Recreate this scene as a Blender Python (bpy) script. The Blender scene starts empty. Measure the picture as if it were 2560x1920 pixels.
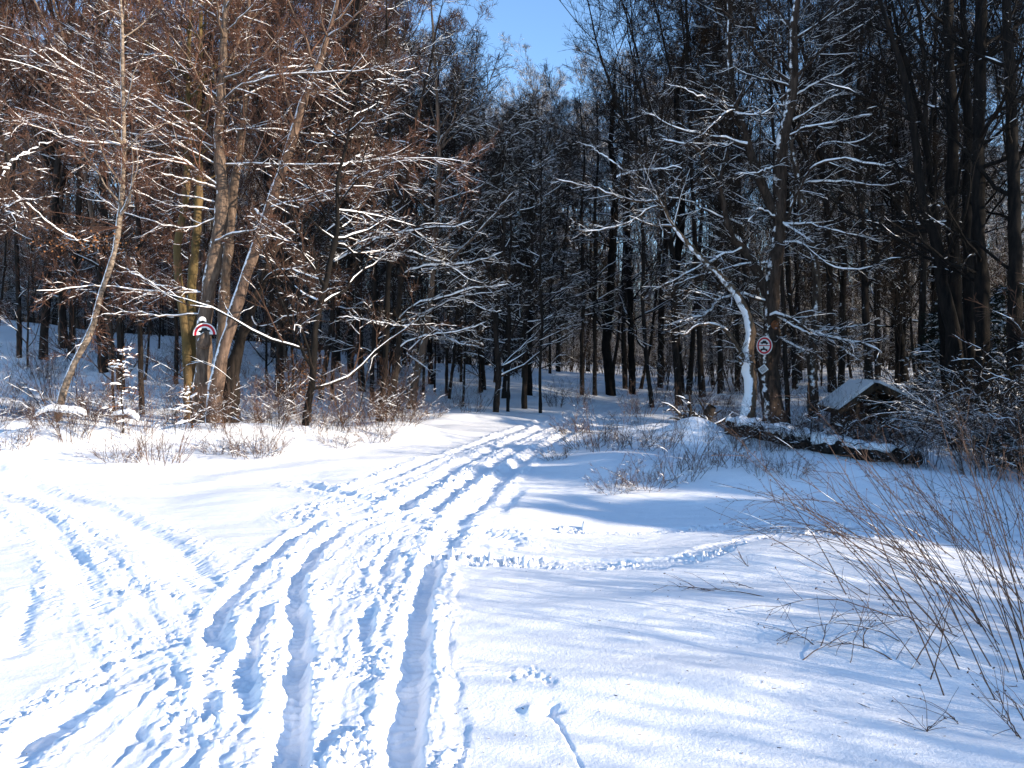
import bpy, math, random
import numpy as np
R = math.radians
rng = np.random.default_rng(7)
random.seed(7)
sc = bpy.context.scene
col = sc.collection

# ------------------------------------------------------------------ camera, sky, sun, exposure
CAMZ = 1.6
F = 2009.0                      # focal length in photo pixels (2560 wide)
PITCH = math.atan(60 / F)
cd = bpy.data.cameras.new('camera')
cam = bpy.data.objects.new('camera', cd)
col.objects.link(cam)
cam.location = (0, 0, CAMZ)
cam.rotation_euler = (math.pi / 2 - PITCH, 0, 0)
cd.sensor_width = 36
cd.lens = 36 * F / 2560
cd.clip_start = 0.05
cd.clip_end = 3000
sc.camera = cam

SUN_EL, SUN_DIR = R(17), np.array([0.9, -0.43])
SUN_DIR = SUN_DIR / np.linalg.norm(SUN_DIR)
w = bpy.data.worlds.new('World')
sc.world = w
w.use_nodes = True
nt = w.node_tree
bg = nt.nodes['Background']
sky = nt.nodes.new('ShaderNodeTexSky')
sky.sky_type = 'NISHITA'
sky.sun_disc = False
sky.sun_elevation = SUN_EL
sky.sun_rotation = math.atan2(SUN_DIR[0], SUN_DIR[1])
sky.air_density = 1.0
sky.dust_density = 0.1
sky.ozone_density = 3.8
nt.links.new(sky.outputs[0], bg.inputs[0])
bg.inputs[1].default_value = 0.15
sl = bpy.data.lights.new('sun', 'SUN')
sl.energy = 4.7
sl.angle = R(0.5)
sl.color = (1.0, 0.86, 0.69)
so = bpy.data.objects.new('sun', sl)
col.objects.link(so)
v = np.array([SUN_DIR[0] * math.cos(SUN_EL), SUN_DIR[1] * math.cos(SUN_EL), math.sin(SUN_EL)])
so.rotation_euler = (math.pi / 2 - SUN_EL, 0, math.atan2(v[1], v[0]) + math.pi / 2)
so.location = (20, -10, 12)
sc.view_settings.view_transform = 'Standard'
sc.view_settings.look = 'None'
sc.view_settings.gamma = 1
sc.view_settings.exposure = 1.16
sc.render.engine = 'CYCLES'
sc.cycles.max_bounces = 6
sc.cycles.diffuse_bounces = 5
sc.cycles.glossy_bounces = 1
sc.cycles.use_denoising = True
sc.cycles.denoiser = 'OPENIMAGEDENOISE'
sc.cycles.denoising_input_passes = 'RGB_ALBEDO_NORMAL'
sc.cycles.denoising_prefilter = 'ACCURATE'
sc.render.film_transparent = False

# ------------------------------------------------------------------ noise
_perm = np.random.default_rng(3).permutation(4096)
_ga = np.random.default_rng(4).uniform(0, 2 * np.pi, 4096)
_gx, _gy = np.cos(_ga), np.sin(_ga)
def pn(x, y):
    xi = np.floor(x).astype(np.int64); yi = np.floor(y).astype(np.int64)
    xf = x - xi; yf = y - yi
    u = xf * xf * xf * (xf * (xf * 6 - 15) + 10); v_ = yf * yf * yf * (yf * (yf * 6 - 15) + 10)
    def g(ix, iy, fx, fy):
        h = _perm[(_perm[ix & 4095] + iy) & 4095]
        return _gx[h] * fx + _gy[h] * fy
    a = g(xi, yi, xf, yf); b = g(xi + 1, yi, xf - 1, yf)
    c = g(xi, yi + 1, xf, yf - 1); d = g(xi + 1, yi + 1, xf - 1, yf - 1)
    return ((a * (1 - u) + b * u) * (1 - v_) + (c * (1 - u) + d * u) * v_) * 1.5
def sstep(a, b, x):
    t = np.clip((x - a) / (b - a), 0, 1)
    return t * t * (3 - 2 * t)

# ------------------------------------------------------------------ photo pixel -> world helpers
CP, SP = math.cos(PITCH), math.sin(PITCH)
def P(px, py, Y):
    r = (px - 1280) / F; u = (960 - py) / F
    dy = CP + u * SP; dz = -SP + u * CP
    return np.array([r / dy * Y, Y, CAMZ + dz / dy * Y])
def G0(px, py):                 # point of the flat ground seen at a pixel
    r = (px - 1280) / F; u = (960 - py) / F
    dy = CP + u * SP; dz = -SP + u * CP
    t = -CAMZ / dz
    return (r * t, dy * t)
CR = {0: (0, 0, 1.1573), 1: (0, 0, .3888), 2: (850, 0, .3888), 3: (1700, 0, .3888), 4: (0, 600, .3888),
      5: (850, 600, .3888), 6: (1700, 600, .3888), 7: (0, 1200, .5787), 8: (1280, 1200, .5787)}
def cpts(k, pts):
    ox, oy, s = CR[k]
    return [(ox + p[0] * s, oy + p[1] * s) for p in pts]

# ------------------------------------------------------------------ terrain
_U = [-1.5, -.64, -.45, -.2, -.05, .15, .3, .45, .6, 1.5]
_Z = [4.2, 3.7, 2.9, 1.7, 1.2, .35, .45, 1.1, 1.2, 1.8]
MOUNDS = [  # px, Y, radius x, radius y, height
    (560, 14.6, 1.6, .9, .30), (330, 14.3, 1.5, .8, .24), (120, 13.6, 1.2, .7, .30), (-60, 12.5, 1.6, 1.2, .34), (820, 15.6, 1.6, 1.0, .26),
    (980, 17.2, 1.4, 1.0, .22), (450, 16.6, 1.4, 1.0, .22), (700, 17.2, 1.2, .8, .2), (1735, 14.6, .62, .55, .46), (1640, 16.0, 1.5, .9, .34), (1520, 14.6, 1.1, .8, .26),
    (1950, 14.2, 1.6, .7, .26), (2180, 13.0, 1.6, .7, .24), (1530, 12.2, 1.3, 1.1, .2), (1850, 10.6, 2.0, 1.0, .24), (2300, 9.6, 1.6, .8, .2),
    (250, 17.8, 1.3, .7, .3), (60, 17.0, 1.3, .8, .3), (2050, 6.2, 1.1, .7, .13), (2250, 4.6, .7, .6, .10), (1750, 5.0, .8, .5, .06),
    (1700, 3.9, .7, .4, .05), (1300, 20.5, 2.2, 1.2, .18), (1050, 21.5, 2.0, 1.2, .2), (1600, 23, 2.0, 1.2, .22), (1450, 27, 2, 1.5, .2)]
MOUNDS = [((m[0] - 1280) / F * m[1], m[1]) + m[2:] for m in MOUNDS]
LANE = np.array([G0(*p) for p in cpts(0, [(880, 1120), (1000, 1045), (1150, 960), (1280, 900), (1400, 868), (1480, 850)])])
def base_z(x, y):
    x = np.asarray(x, float); y = np.asarray(y, float)
    ys = np.maximum(y, 8.0)
    zt = np.interp(x / ys, _U, _Z)
    z0 = zt * sstep(19, 42, y) + np.maximum(y - 42, 0) * 0.012
    dp = np.full(x.shape, 99.)
    for i in range(len(LANE) - 1):
        a, b = LANE[i], LANE[i + 1]; d = b - a
        t = np.clip(((x - a[0]) * d[0] + (y - a[1]) * d[1]) / (d @ d), 0, 1)
        dp = np.minimum(dp, np.hypot(x - a[0] - t * d[0], y - a[1] - t * d[1]))
    z = 0 * z0
    z = z + .10 * pn(x * .35 + 5, y * .35) * sstep(2, 8, np.abs(y)) + .05 * pn(x * .9, y * .9 + 9) * sstep(5, 12, y)
    z = z + .35 * pn(x * .12, y * .12 + 3) * sstep(20, 35, y)
    for mx, my, rx, ry, h in MOUNDS:
        z = z + h * np.exp(-((x - mx) / rx) ** 2 - ((y - my) / ry) ** 2)
    z = z0 * (1 - .75 * np.exp(-(dp / 2.6) ** 2)) + z * (1 - np.exp(-(dp / 1.5) ** 2))
    # hollow on the right where the shed stands
    z = z - .45 * np.exp(-((x - 8.6) / 2.6) ** 2 - ((y - 19.5) / 3.2) ** 2)
    # gentle berm between the left lane and the clearing
    return z

RUTS = []   # (world polyline, half width, depth, rim, clump)
def rut(k, pts, hw, depth, rim=.03, clump=.02, dense=0):
    q = cpts(k, pts)
    RUTS.append((np.array([G0(*p) for p in q]), hw, depth, rim, clump))
rut(7, [(1690, 1420), (1720, 1244), (1770, 900), (1805, 600), (1850, 400), (1885, 310)], .085, .15, .035, .020)
rut(0, [(945, 1200), (985, 1130), (1060, 1052), (1150, 985), (1235, 930), (1330, 888), (1420, 868), (1490, 853)], .13, .07, .04, .05)
rut(7, [(1210, 1500), (1240, 1244), (1265, 1000), (1285, 800), (1285, 640), (1262, 540), (1290, 420), (1370, 300), (1480, 205)], .075, .125, .035, .035)
rut(0, [(855, 1105), (905, 1062), (1000, 1000), (1100, 955), (1200, 915), (1300, 880), (1400, 860), (1470, 846)], .13, .065, .04, .05)
rut(7, [(900, 1000), (930, 860), (930, 620), (985, 520), (1110, 400), (1250, 265), (1400, 175)], .07, .085, .03, .03)
rut(0, [(810, 1090), (730, 1070), (660, 1048), (640, 1040)], .12, .06, .04, .03)
rut(0, [(740, 1070), (860, 1020), (980, 975), (1100, 935), (1200, 905), (1290, 875)], .12, .06, .03, .05)
rut(0, [(890, 1110), (870, 1080), (830, 1060)], .10, .06, .03, .03)
rut(0, [(925, 1110), (960, 1080), (1040, 1020), (1130, 965)], .11, .055, .04, .05)
rut(7, [(1555, 760), (1585, 540)], .045, .06, .02, .02)
rut(7, [(1625, 450), (1660, 370), (1705, 290)], .05, .06, .02, .02)
rut(7, [(-200, -60), (100, 5), (400, 110), (640, 235), (790, 390), (860, 470)], .17, .05, .03, .03)
rut(7, [(-150, 20), (40, 60), (160, 150), (270, 290), (340, 420), (420, 560)], .12, .032, .03, .035)
rut(7, [(40, 1300), (160, 1110), (290, 1010), (430, 955)], .08, .10, .03, .03)
rut(7, [(1080, 1020), (1030, 860), (1080, 700), (1180, 520)], .06, .07, .03, .04)
rut(7, [(1350, 1244), (1400, 1100), (1420, 1040)], .06, .06, .02, .03)
rut(7, [(60, 760), (50, 640), (110, 560), (100, 470)], .07, .03, .02, .01)
rut(8, [(0, 30), (-60, 90), (-130, 150)], .22, .08, .0, .0)
rut(8, [(-330, 235), (-140, 225), (-40, 240), (-10, 260)], .16, .07, .02, .03)
rut(8, [(-20, 285), (-10, 230)], .12, .08, .0, .0)
# cross track to the right: two shallow bands of broken snow
CROSS = [(8, [(-350, 210), (20, 198), (400, 200), (700, 192), (1000, 178), (1300, 185), (1700, 160), (2300, 120)], .16),
         (8, [(-300, 330), (0, 340), (300, 352), (600, 372), (800, 358), (950, 300), (1150, 270), (1500, 250)], .20),
         (8, [(1000, 215), (1300, 225), (1700, 230), (2300, 200)], .26)]
CROSS = [(np.array([G0(*p) for p in cpts(k, q)]), hw) for k, q, hw in CROSS]
# broad trodden corridors of clods
ZONES = [(7, [(1350, 1600), (1450, 1000), (1550, 700), (1650, 400), (1750, 250)], .36, .035),
         (7, [(700, 1500), (900, 1100), (1000, 800), (1080, 600), (1250, 400), (1450, 250), (1650, 180)], .40, .045),
         (7, [(-300, 40), (150, 130), (420, 330), (600, 560), (800, 800), (900, 1100), (900, 1500)], .50, .024),
         (7, [(-100, 1500), (200, 1250), (500, 1000), (700, 850)], .55, .03),
         (0, [(760, 1110), (900, 1075), (1040, 1000), (1160, 945), (1280, 900), (1400, 868), (1480, 850)], .95, .06),
         (7, [(1950, 1500), (1930, 1100), (1900, 700), (1940, 400)], .10, .035),
         (8, [(-200, 830), (20, 840), (110, 900)], .10, .02)]
ZONES = [(np.array([G0(*p) for p in cpts(k, q)]), hw, a) for k, q, hw, a in ZONES]

def pdist(x, y, poly):          # distance to polyline and arclength
    best = np.full(x.shape, 1e9); s_at = np.zeros(x.shape); acc = 0
    tot = 0
    for i in range(len(poly) - 1):
        a, b = poly[i], poly[i + 1]; d = b - a; L = math.hypot(*d)
        t = np.clip(((x - a[0]) * d[0] + (y - a[1]) * d[1]) / (L * L + 1e-9), 0, 1)
        dd = np.hypot(x - a[0] - t * d[0], y - a[1] - t * d[1])
        m = dd < best
        best = np.where(m, dd, best); s_at = np.where(m, acc + t * L, s_at)
        acc += L
    return best, s_at, acc
def flank(x, y, poly):
    best = np.full(x.shape, 1e9); sg = np.ones(x.shape)
    for i in range(len(poly) - 1):
        a, b = poly[i], poly[i + 1]; d = b - a
        t = np.clip(((x - a[0]) * d[0] + (y - a[1]) * d[1]) / (d @ d + 1e-9), 0, 1)
        dd = np.hypot(x - a[0] - t * d[0], y - a[1] - t * d[1]); m = dd < best
        best = np.where(m, dd, best); sg = np.where(m, np.sign((x - a[0]) * d[1] - (y - a[1]) * d[0]), sg)
    return sg
def billow(x, y, s, n=3):
    t = 0; a = 1; tot = 0
    for i in range(n):
        t = t + a * np.abs(pn(x * s + 13.7 * i, y * s - 7.1 * i)); tot += a; a *= .5; s *= 2.1
    return t / tot
def near(x, y, poly, m):
    return (x > poly[:, 0].min() - m) & (x < poly[:, 0].max() + m) & (y > poly[:, 1].min() - m) & (y < poly[:, 1].max() + m)
def detail_z(x, y):
    z = np.zeros(x.shape)
    clump = np.zeros(x.shape)
    wx = x + .03 * pn(x * 5, y * 5) + .012 * pn(x * 17, y * 17); wy = y + .03 * pn(x * 5 + 40, y * 5) + .012 * pn(x * 17 + 9, y * 17)
    floor_ = np.zeros(x.shape)
    for poly, hw, a in ZONES:
        m = near(x, y, poly, hw * 2)
        d, s, L = pdist(wx[m], wy[m], poly)
        e = 1 - sstep(hw * .5, hw * 1.15, d)
        clump[m] = np.maximum(clump[m], a * e)
        # packed lengthwise ridges left by runners and wheels
        sg = flank(wx[m], wy[m], poly) * d
        z[m] += e * (.012 * pn(sg * 11, s * .8 + hw * 7) + .006 * pn(sg * 26, s * 1.6) + .016 * pn(x[m] * 2.2 + 7, y[m] * 2.2))
    for poly, hw, dep, rim, cl in RUTS:
        m = near(x, y, poly, hw * 5)
        d, s, L = pdist(wx[m], wy[m], poly)
        endf = sstep(-.02, .45, s) * sstep(-.02, .45, L - s)
        ww = hw * (1 + .18 * pn(s * 2.3, s * 0 + hw * 9))
        prof = 1 - sstep(ww * .4, ww * 1.25, d)
        z[m] -= .5 * dep * prof * (.08 + .92 * endf)
        z[m] += .6 * rim * np.exp(-((d - ww * 1.55) / (ww * .45 + .02)) ** 2) * (.45 + 1.2 * billow(x[m], y[m], 9))
        clump[m] = np.maximum(clump[m], cl * (np.exp(-((d - ww * 1.7) / (ww * .9 + .03)) ** 2)))
        floor_[m] = np.maximum(floor_[m], prof * .85)
        z[m] += prof * .006 * np.sin(s * 90 + 3 * pn(x[m] * 6, y[m] * 6))        # tyre tread
    clump *= (1 - floor_)
    for poly, hw in CROSS:
        m = near(x, y, poly, hw * 3)
        d, s, L = pdist(wx[m], wy[m], poly)
        e = 1 - sstep(hw * .6, hw * 1.1, d)
        z[m] -= .02 * e
        clump[m] = np.maximum(clump[m], .11 * e)
    b = billow(wx, wy, 9, 3); b2 = billow(x + 5, y, 25, 2)
    patch = .12 + 1.1 * sstep(-.15, .55, pn(x * 2.1 + 3, y * 2.1) + .4 * pn(x * 6, y * 6 + 4))
    slab = sstep(.05, .16, pn(x * 8 + 2 * pn(x * 3, y * 3), y * 8)) * (.4 + .6 * pn(x * 3.3, y * 3.3 + 8))
    z += .85 * clump * patch * (1.15 * (b - .28) + .8 * (b2 - .25) * sstep(.05, .35, b) + .35 * slab)
    # smooth wind ripples on the untouched snow
    free = 1 - np.clip(clump / .02, 0, 1)
    z += free * (.010 * pn(x * 1.3, y * 3.0) + .0035 * pn(x * 3 + 2 * pn(x, y), y * 9))
    # lone foot print with a drag line
    fx, fy = G0(*cpts(8, [(165, 1010)])[0])
    nx = x + .035 * pn(x * 14, y * 14); ny = y + .035 * pn(x * 14 + 50, y * 14)
    z += -.04 * np.exp(-((nx - fx) / .04) ** 2 - ((ny - fy) / .06) ** 2) + .022 * np.exp(-((x - fx + .09) / .035) ** 2 - ((y - fy + .02) / .05) ** 2)
    pl = np.array([G0(*p) for p in cpts(8, [(150, 1010), (200, 1060), (240, 1130), (300, 1240), (330, 1330)])])
    m = near(x, y, pl, .1)
    d, s, L = pdist(x[m], y[m], pl)
    z[m] -= .015 * np.exp(-((d + .006 * pn(x[m] * 22, y[m] * 22)) / .009) ** 2) * (.6 + .5 * pn(s * 9, s * 0))
    return z
def H(x, y):
    return float(base_z(np.array([x]), np.array([y]))[0])
def hitY(px, py):               # distance along y at which a photo pixel meets the terrain
    Y = 2.5
    while Y < 140:
        p = P(px, py, Y)
        if p[2] <= H(p[0], Y): return Y
        Y *= 1.01
    return 140.0

# ------------------------------------------------------------------ mesh builders
def mk_mesh(name, V, Fq, smooth=True):
    me = bpy.data.meshes.new(name)
    V = np.ascontiguousarray(V, np.float32); Fq = np.ascontiguousarray(Fq, np.int32)
    n = Fq.shape[1]
    me.vertices.add(len(V)); me.vertices.foreach_set('co', V.ravel())
    me.loops.add(Fq.size); me.loops.foreach_set('vertex_index', Fq.ravel())
    me.polygons.add(len(Fq))
    me.polygons.foreach_set('loop_start', np.arange(0, Fq.size, n, dtype=np.int32))
    me.polygons.foreach_set('loop_total', np.full(len(Fq), n, np.int32))
    me.polygons.foreach_set('use_smooth', np.full(len(Fq), smooth, bool))
    me.update(calc_edges=True)
    return me
def nrm(a):
    return a / (np.linalg.norm(a, axis=-1, keepdims=True) + 1e-9)
def tube_arrays(pts, rad, S, flat=1.0):
    """pts (N,K,3), rad (N,K) -> verts, quads"""
    N, K, _ = pts.shape
    t = np.empty_like(pts)
    t[:, 1:-1] = pts[:, 2:] - pts[:, :-2]; t[:, 0] = pts[:, 1] - pts[:, 0]; t[:, -1] = pts[:, -1] - pts[:, -2]
    t = nrm(t)
    mt = np.abs(nrm(pts[:, -1] - pts[:, 0])[:, 2])
    ref = np.where((mt > .8)[:, None], np.array([1., 0, 0]), np.array([0, 0, 1.]))[:, None, :]
    a = nrm(np.cross(t, np.broadcast_to(ref, t.shape))); b = np.cross(a, t)
    th = np.arange(S) * 2 * np.pi / S + np.pi / 2
    c, s = np.cos(th), np.sin(th)
    V = pts[:, :, None, :] + rad[:, :, None, None] * (a[:, :, None, :] * c[None, None, :, None] + b[:, :, None, :] * (s * flat)[None, None, :, None])
    V = V.reshape(-1, 3)
    n = np.arange(N)[:, None, None] * K * S; k = np.arange(K - 1)[None, :, None] * S; j = np.arange(S)[None, None, :]; j2 = (j + 1) % S
    q = np.stack([n + k + j, n + k + j2, n + k + S + j2, n + k + S + j], -1)
    keep = (np.maximum(rad[:, :-1], rad[:, 1:]) > 1e-5)
    q = q[np.broadcast_to(keep[:, :, None], q.shape[:3])]
    return V, q
def rough_tube(q, rad, S, amp, fr, flat=1.0):
    V, f = tube_arrays(q[None], rad[None], S, flat); V = V.reshape(len(q), S, 3); c = q[:, None, :]
    n = pn(V[..., 0] * fr + V[..., 2] * fr, V[..., 1] * fr + V[..., 2] * 2 * fr)
    return ((V - c) * (1 + amp * n[..., None]) + c).reshape(-1, 3), f
class Buf:
    def __init__(s): s.V = []; s.Q = []; s.n = 0
    def add(s, pts, rad, S=3, flat=1.0):
        if len(pts) == 0: return
        V, q = tube_arrays(pts, rad, S, flat); s.V.append(V); s.Q.append(q + s.n); s.n += len(V)
    def raw(s, V, q):
        s.V.append(np.asarray(V, float)); s.Q.append(np.asarray(q) + s.n); s.n += len(V)
    def mesh(s, name, origin=(0, 0, 0), smooth=True):
        if not s.V: return None
        V = np.concatenate(s.V) - np.array(origin); Q = np.concatenate(s.Q)
        used = np.zeros(len(V), bool); used[Q.ravel()] = True
        mp = np.cumsum(used) - 1
        return mk_mesh(name, V[used], mp[Q], smooth)
def resample(pts, K):
    pts = np.asarray(pts, float)
    d = np.r_[0, np.cumsum(np.linalg.norm(np.diff(pts, axis=0), axis=1))]
    t = np.linspace(0, d[-1], K)
    # smooth (Catmull-like) by interpolating then light averaging
    q = np.stack([np.interp(t, d, pts[:, i]) for i in range(3)], 1)
    q[1:-1] = .5 * q[1:-1] + .25 * (q[:-2] + q[2:])
    return q, d[-1]
def grow(P0, D, L, r0, r1, K, wob, trop, g):
    N = len(P0); pts = np.empty((N, K, 3)); pts[:, 0] = P0; d = nrm(D); seg = (L / (K - 1))[:, None]
    for k in range(1, K):
        d = nrm(d + wob * g.normal(size=(N, 3)) + np.array([0, 0, trop]))
        pts[:, k] = pts[:, k - 1] + d * seg
    t = np.linspace(0, 1, K)[None, :]
    rad = r0[:, None] * (1 - t) + r1[:, None] * t if isinstance(r1, np.ndarray) else r0[:, None] * (1 - t) + r1 * t
    return pts, rad
def spawn(pts, n, tmin, tmax, a0, a1, g, flat=.0):
    """children of each parent: start, direction, t, parent index"""
    N, K, _ = pts.shape
    par = np.repeat(np.arange(N), n)
    t = g.uniform(tmin, tmax, len(par))
    f = t * (K - 1); i = np.minimum(f.astype(int), K - 2); fr = (f - i)[:, None]
    p = pts[par, i] * (1 - fr) + pts[par, i + 1] * fr
    tg = nrm(pts[par, i + 1] - pts[par, i])
    rnd = g.normal(size=(len(par), 3)); rnd[:, 2] *= (1 - flat)
    pe = nrm(rnd - (rnd * tg).sum(1, keepdims=True) * tg)
    a = g.uniform(a0, a1, len(par))[:, None]
    return p, np.cos(a) * tg + np.sin(a) * pe, t, par
def snow_on(buf, pts, rad, amt, add, g, cover=.6, S=4, run=2):
    """lumps of snow along the upper side of level-ish branches"""
    N, K, _ = pts.shape
    t = np.empty_like(pts)
    t[:, 1:-1] = pts[:, 2:] - pts[:, :-2]; t[:, 0] = pts[:, 1] - pts[:, 0]; t[:, -1] = pts[:, -1] - pts[:, -2]
    t = nrm(t)
    lvl = 1 - sstep(.45, .88, np.abs(t[:, :, 2]))
    ns = g.uniform(0, 1, (N, K))
    if run > 1 and K > 3:
        ns2 = ns.copy(); ns2[:, 1:] = .5 * ns[:, 1:] + .5 * ns[:, :-1]; ns = ns2
    on = (ns < cover)
    sr = (rad * amt + add) * lvl * on * (.7 + .6 * g.uniform(0, 1, (N, K)))
    sr[:, -1] *= .3
    sr = np.where(sr < .0018, 0, sr)
    c = pts.copy(); c[:, :, 2] += rad * .55 + sr * .55
    buf.add(c, sr, S)

# ------------------------------------------------------------------ materials
def new_mat(name):
    m = bpy.data.materials.new(name); m.use_nodes = True
    return m, m.node_tree.nodes, m.node_tree.links, m.node_tree.nodes['Principled BSDF']
def N_(nodes, t, **kw):
    n = nodes.new(t)
    for k, v_ in kw.items(): setattr(n, k, v_)
    return n
SNOWC = (.91, .92, .935, 1)
def snow_mat(name, ground=False):
    m, n, l, b = new_mat(name)
    b.inputs['Base Color'].default_value = SNOWC
    b.inputs['Roughness'].default_value = .65
    b.inputs['Specular IOR Level'].default_value = .25
    tc = N_(n, 'ShaderNodeTexCoord')
    if ground:
        a = N_(n, 'ShaderNodeTexNoise'); a.inputs['Scale'].default_value = 55; a.inputs['Detail'].default_value = 5; a.inputs['Roughness'].default_value = .7
        c = N_(n, 'ShaderNodeTexNoise'); c.inputs['Scale'].default_value = 9; c.inputs['Detail'].default_value = 4
        l.new(tc.outputs['Object'], a.inputs[0]); l.new(tc.outputs['Object'], c.inputs[0])
        b1 = N_(n, 'ShaderNodeBump'); b1.inputs['Strength'].default_value = .45; b1.inputs['Distance'].default_value = .018
        b2 = N_(n, 'ShaderNodeBump'); b2.inputs['Strength'].default_value = .35; b2.inputs['Distance'].default_value = .02
        l.new(a.outputs[0], b1.inputs['Height']); l.new(c.outputs[0], b2.inputs['Height']); l.new(b2.outputs[0], b1.inputs['Normal'])
        l.new(b1.outputs[0], b.inputs['Normal'])
    else:
        a = N_(n, 'ShaderNodeTexNoise'); a.inputs['Scale'].default_value = 25
        l.new(tc.outputs['Object'], a.inputs[0])
        b1 = N_(n, 'ShaderNodeBump'); b1.inputs['Strength'].default_value = .4; b1.inputs['Distance'].default_value = .02
        l.new(a.outputs[0], b1.inputs['Height']); l.new(b1.outputs[0], b.inputs['Normal'])
    return m
def bark_mat(name, c1, c2, sc_=9, plaster=None, thr=.55, moss=None, bands=False):
    m, n, l, b = new_mat(name)
    b.inputs['Roughness'].default_value = .9; b.inputs['Specular IOR Level'].default_value = .15
    tc = N_(n, 'ShaderNodeTexCoord'); mp = N_(n, 'ShaderNodeMapping')
    mp.inputs['Scale'].default_value = (sc_, sc_, sc_ * (.22 if not bands else 2.2))
    l.new(tc.outputs['Object'], mp.inputs[0])
    a = N_(n, 'ShaderNodeTexNoise'); a.inputs['Scale'].default_value = 1.6; a.inputs['Detail'].default_value = 6; a.inputs['Roughness'].default_value = .65
    l.new(mp.outputs[0], a.inputs[0])
    r = N_(n, 'ShaderNodeValToRGB'); r.color_ramp.elements[0].position = .36; r.color_ramp.elements[1].position = .64
    r.color_ramp.elements[0].color = (*c1, 1); r.color_ramp.elements[1].color = (*c2, 1)
    l.new(a.outputs[0], r.inputs[0]); out = r.outputs[0]
    if moss:
        q = N_(n, 'ShaderNodeTexNoise'); q.inputs['Scale'].default_value = 1.1; q.inputs['Detail'].default_value = 4
        l.new(tc.outputs['Object'], q.inputs[0])
        rr = N_(n, 'ShaderNodeValToRGB'); rr.color_ramp.elements[0].position = .42; rr.color_ramp.elements[1].position = .6
        l.new(q.outputs[0], rr.inputs[0])
        mx = N_(n, 'ShaderNodeMix', data_type='RGBA'); l.new(rr.outputs[0], mx.inputs[0]); l.new(out, mx.inputs[6]); mx.inputs[7].default_value = (*moss, 1)
        out = mx.outputs[2]
    if plaster:
        ge = N_(n, 'ShaderNodeNewGeometry'); dt = N_(n, 'ShaderNodeVectorMath', operation='DOT_PRODUCT')
        l.new(ge.outputs['Normal'], dt.inputs[0]); pv = np.array(plaster) / np.linalg.norm(plaster); dt.inputs[1].default_value = tuple(pv)
        q = N_(n, 'ShaderNodeTexNoise'); q.inputs['Scale'].default_value = 5; q.inputs['Detail'].default_value = 5; q.inputs['Roughness'].default_value = .7
        l.new(tc.outputs['Object'], q.inputs[0])
        ad = N_(n, 'ShaderNodeMath', operation='MULTIPLY_ADD'); l.new(q.outputs[0], ad.inputs[0]); ad.inputs[1].default_value = 1.3; l.new(dt.outputs['Value'], ad.inputs[2])
        st = N_(n, 'ShaderNodeMapRange'); st.inputs['From Min'].default_value = thr + .62; st.inputs['From Max'].default_value = thr + .72
        l.new(ad.outputs[0], st.inputs[0])
        mx = N_(n, 'ShaderNodeMix', data_type='RGBA'); l.new(st.outputs[0], mx.inputs[0]); l.new(out, mx.inputs[6]); mx.inputs[7].default_value = SNOWC
        out = mx.outputs[2]
    l.new(out, b.inputs['Base Color'])
    bp = N_(n, 'ShaderNodeBump'); bp.inputs['Strength'].default_value = .8; bp.inputs['Distance'].default_value = .03
    l.new(a.outputs[0], bp.inputs['Height']); l.new(bp.outputs[0], b.inputs['Normal'])
    return m
def flat_mat(name, c, rough=.8, var=.25, scale=3, frost=0):
    m, n, l, b = new_mat(name)
    b.inputs['Roughness'].default_value = rough; b.inputs['Specular IOR Level'].default_value = .2
    tc = N_(n, 'ShaderNodeTexCoord')
    a = N_(n, 'ShaderNodeTexNoise'); a.inputs['Scale'].default_value = scale; a.inputs['Detail'].default_value = 3
    l.new(tc.outputs['Object'], a.inputs[0])
    r = N_(n, 'ShaderNodeValToRGB'); r.color_ramp.elements[0].position = .3; r.color_ramp.elements[1].position = .7
    r.color_ramp.elements[0].color = (*[x * (1 - var) for x in c], 1); r.color_ramp.elements[1].color = (*[min(1, x * (1 + var)) for x in c], 1)
    l.new(a.outputs[0], r.inputs[0]); out = r.outputs[0]
    if frost:       # snow on upper sides of far twigs, whitening them in place of haze
        ge = N_(n, 'ShaderNodeNewGeometry'); sx = N_(n, 'ShaderNodeSeparateXYZ'); l.new(ge.outputs['Normal'], sx.inputs[0])
        q = N_(n, 'ShaderNodeTexNoise'); q.inputs['Scale'].default_value = 1.7; q.inputs['Detail'].default_value = 3; l.new(tc.outputs['Object'], q.inputs[0])
        ad = N_(n, 'ShaderNodeMath', operation='MULTIPLY_ADD'); l.new(q.outputs[0], ad.inputs[0]); ad.inputs[1].default_value = 1.4; l.new(sx.outputs['Z'], ad.inputs[2])
        st = N_(n, 'ShaderNodeMapRange'); st.inputs['From Min'].default_value = 1.7 - frost; st.inputs['From Max'].default_value = 1.9 - frost; l.new(ad.outputs[0], st.inputs[0])
        mx = N_(n, 'ShaderNodeMix', data_type='RGBA'); l.new(st.outputs[0], mx.inputs[0]); l.new(out, mx.inputs[6]); mx.inputs[7].default_value = SNOWC; out = mx.outputs[2]
    l.new(out, b.inputs['Base Color'])
    return m
WIND = (-.85, -.45, .35)
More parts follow.
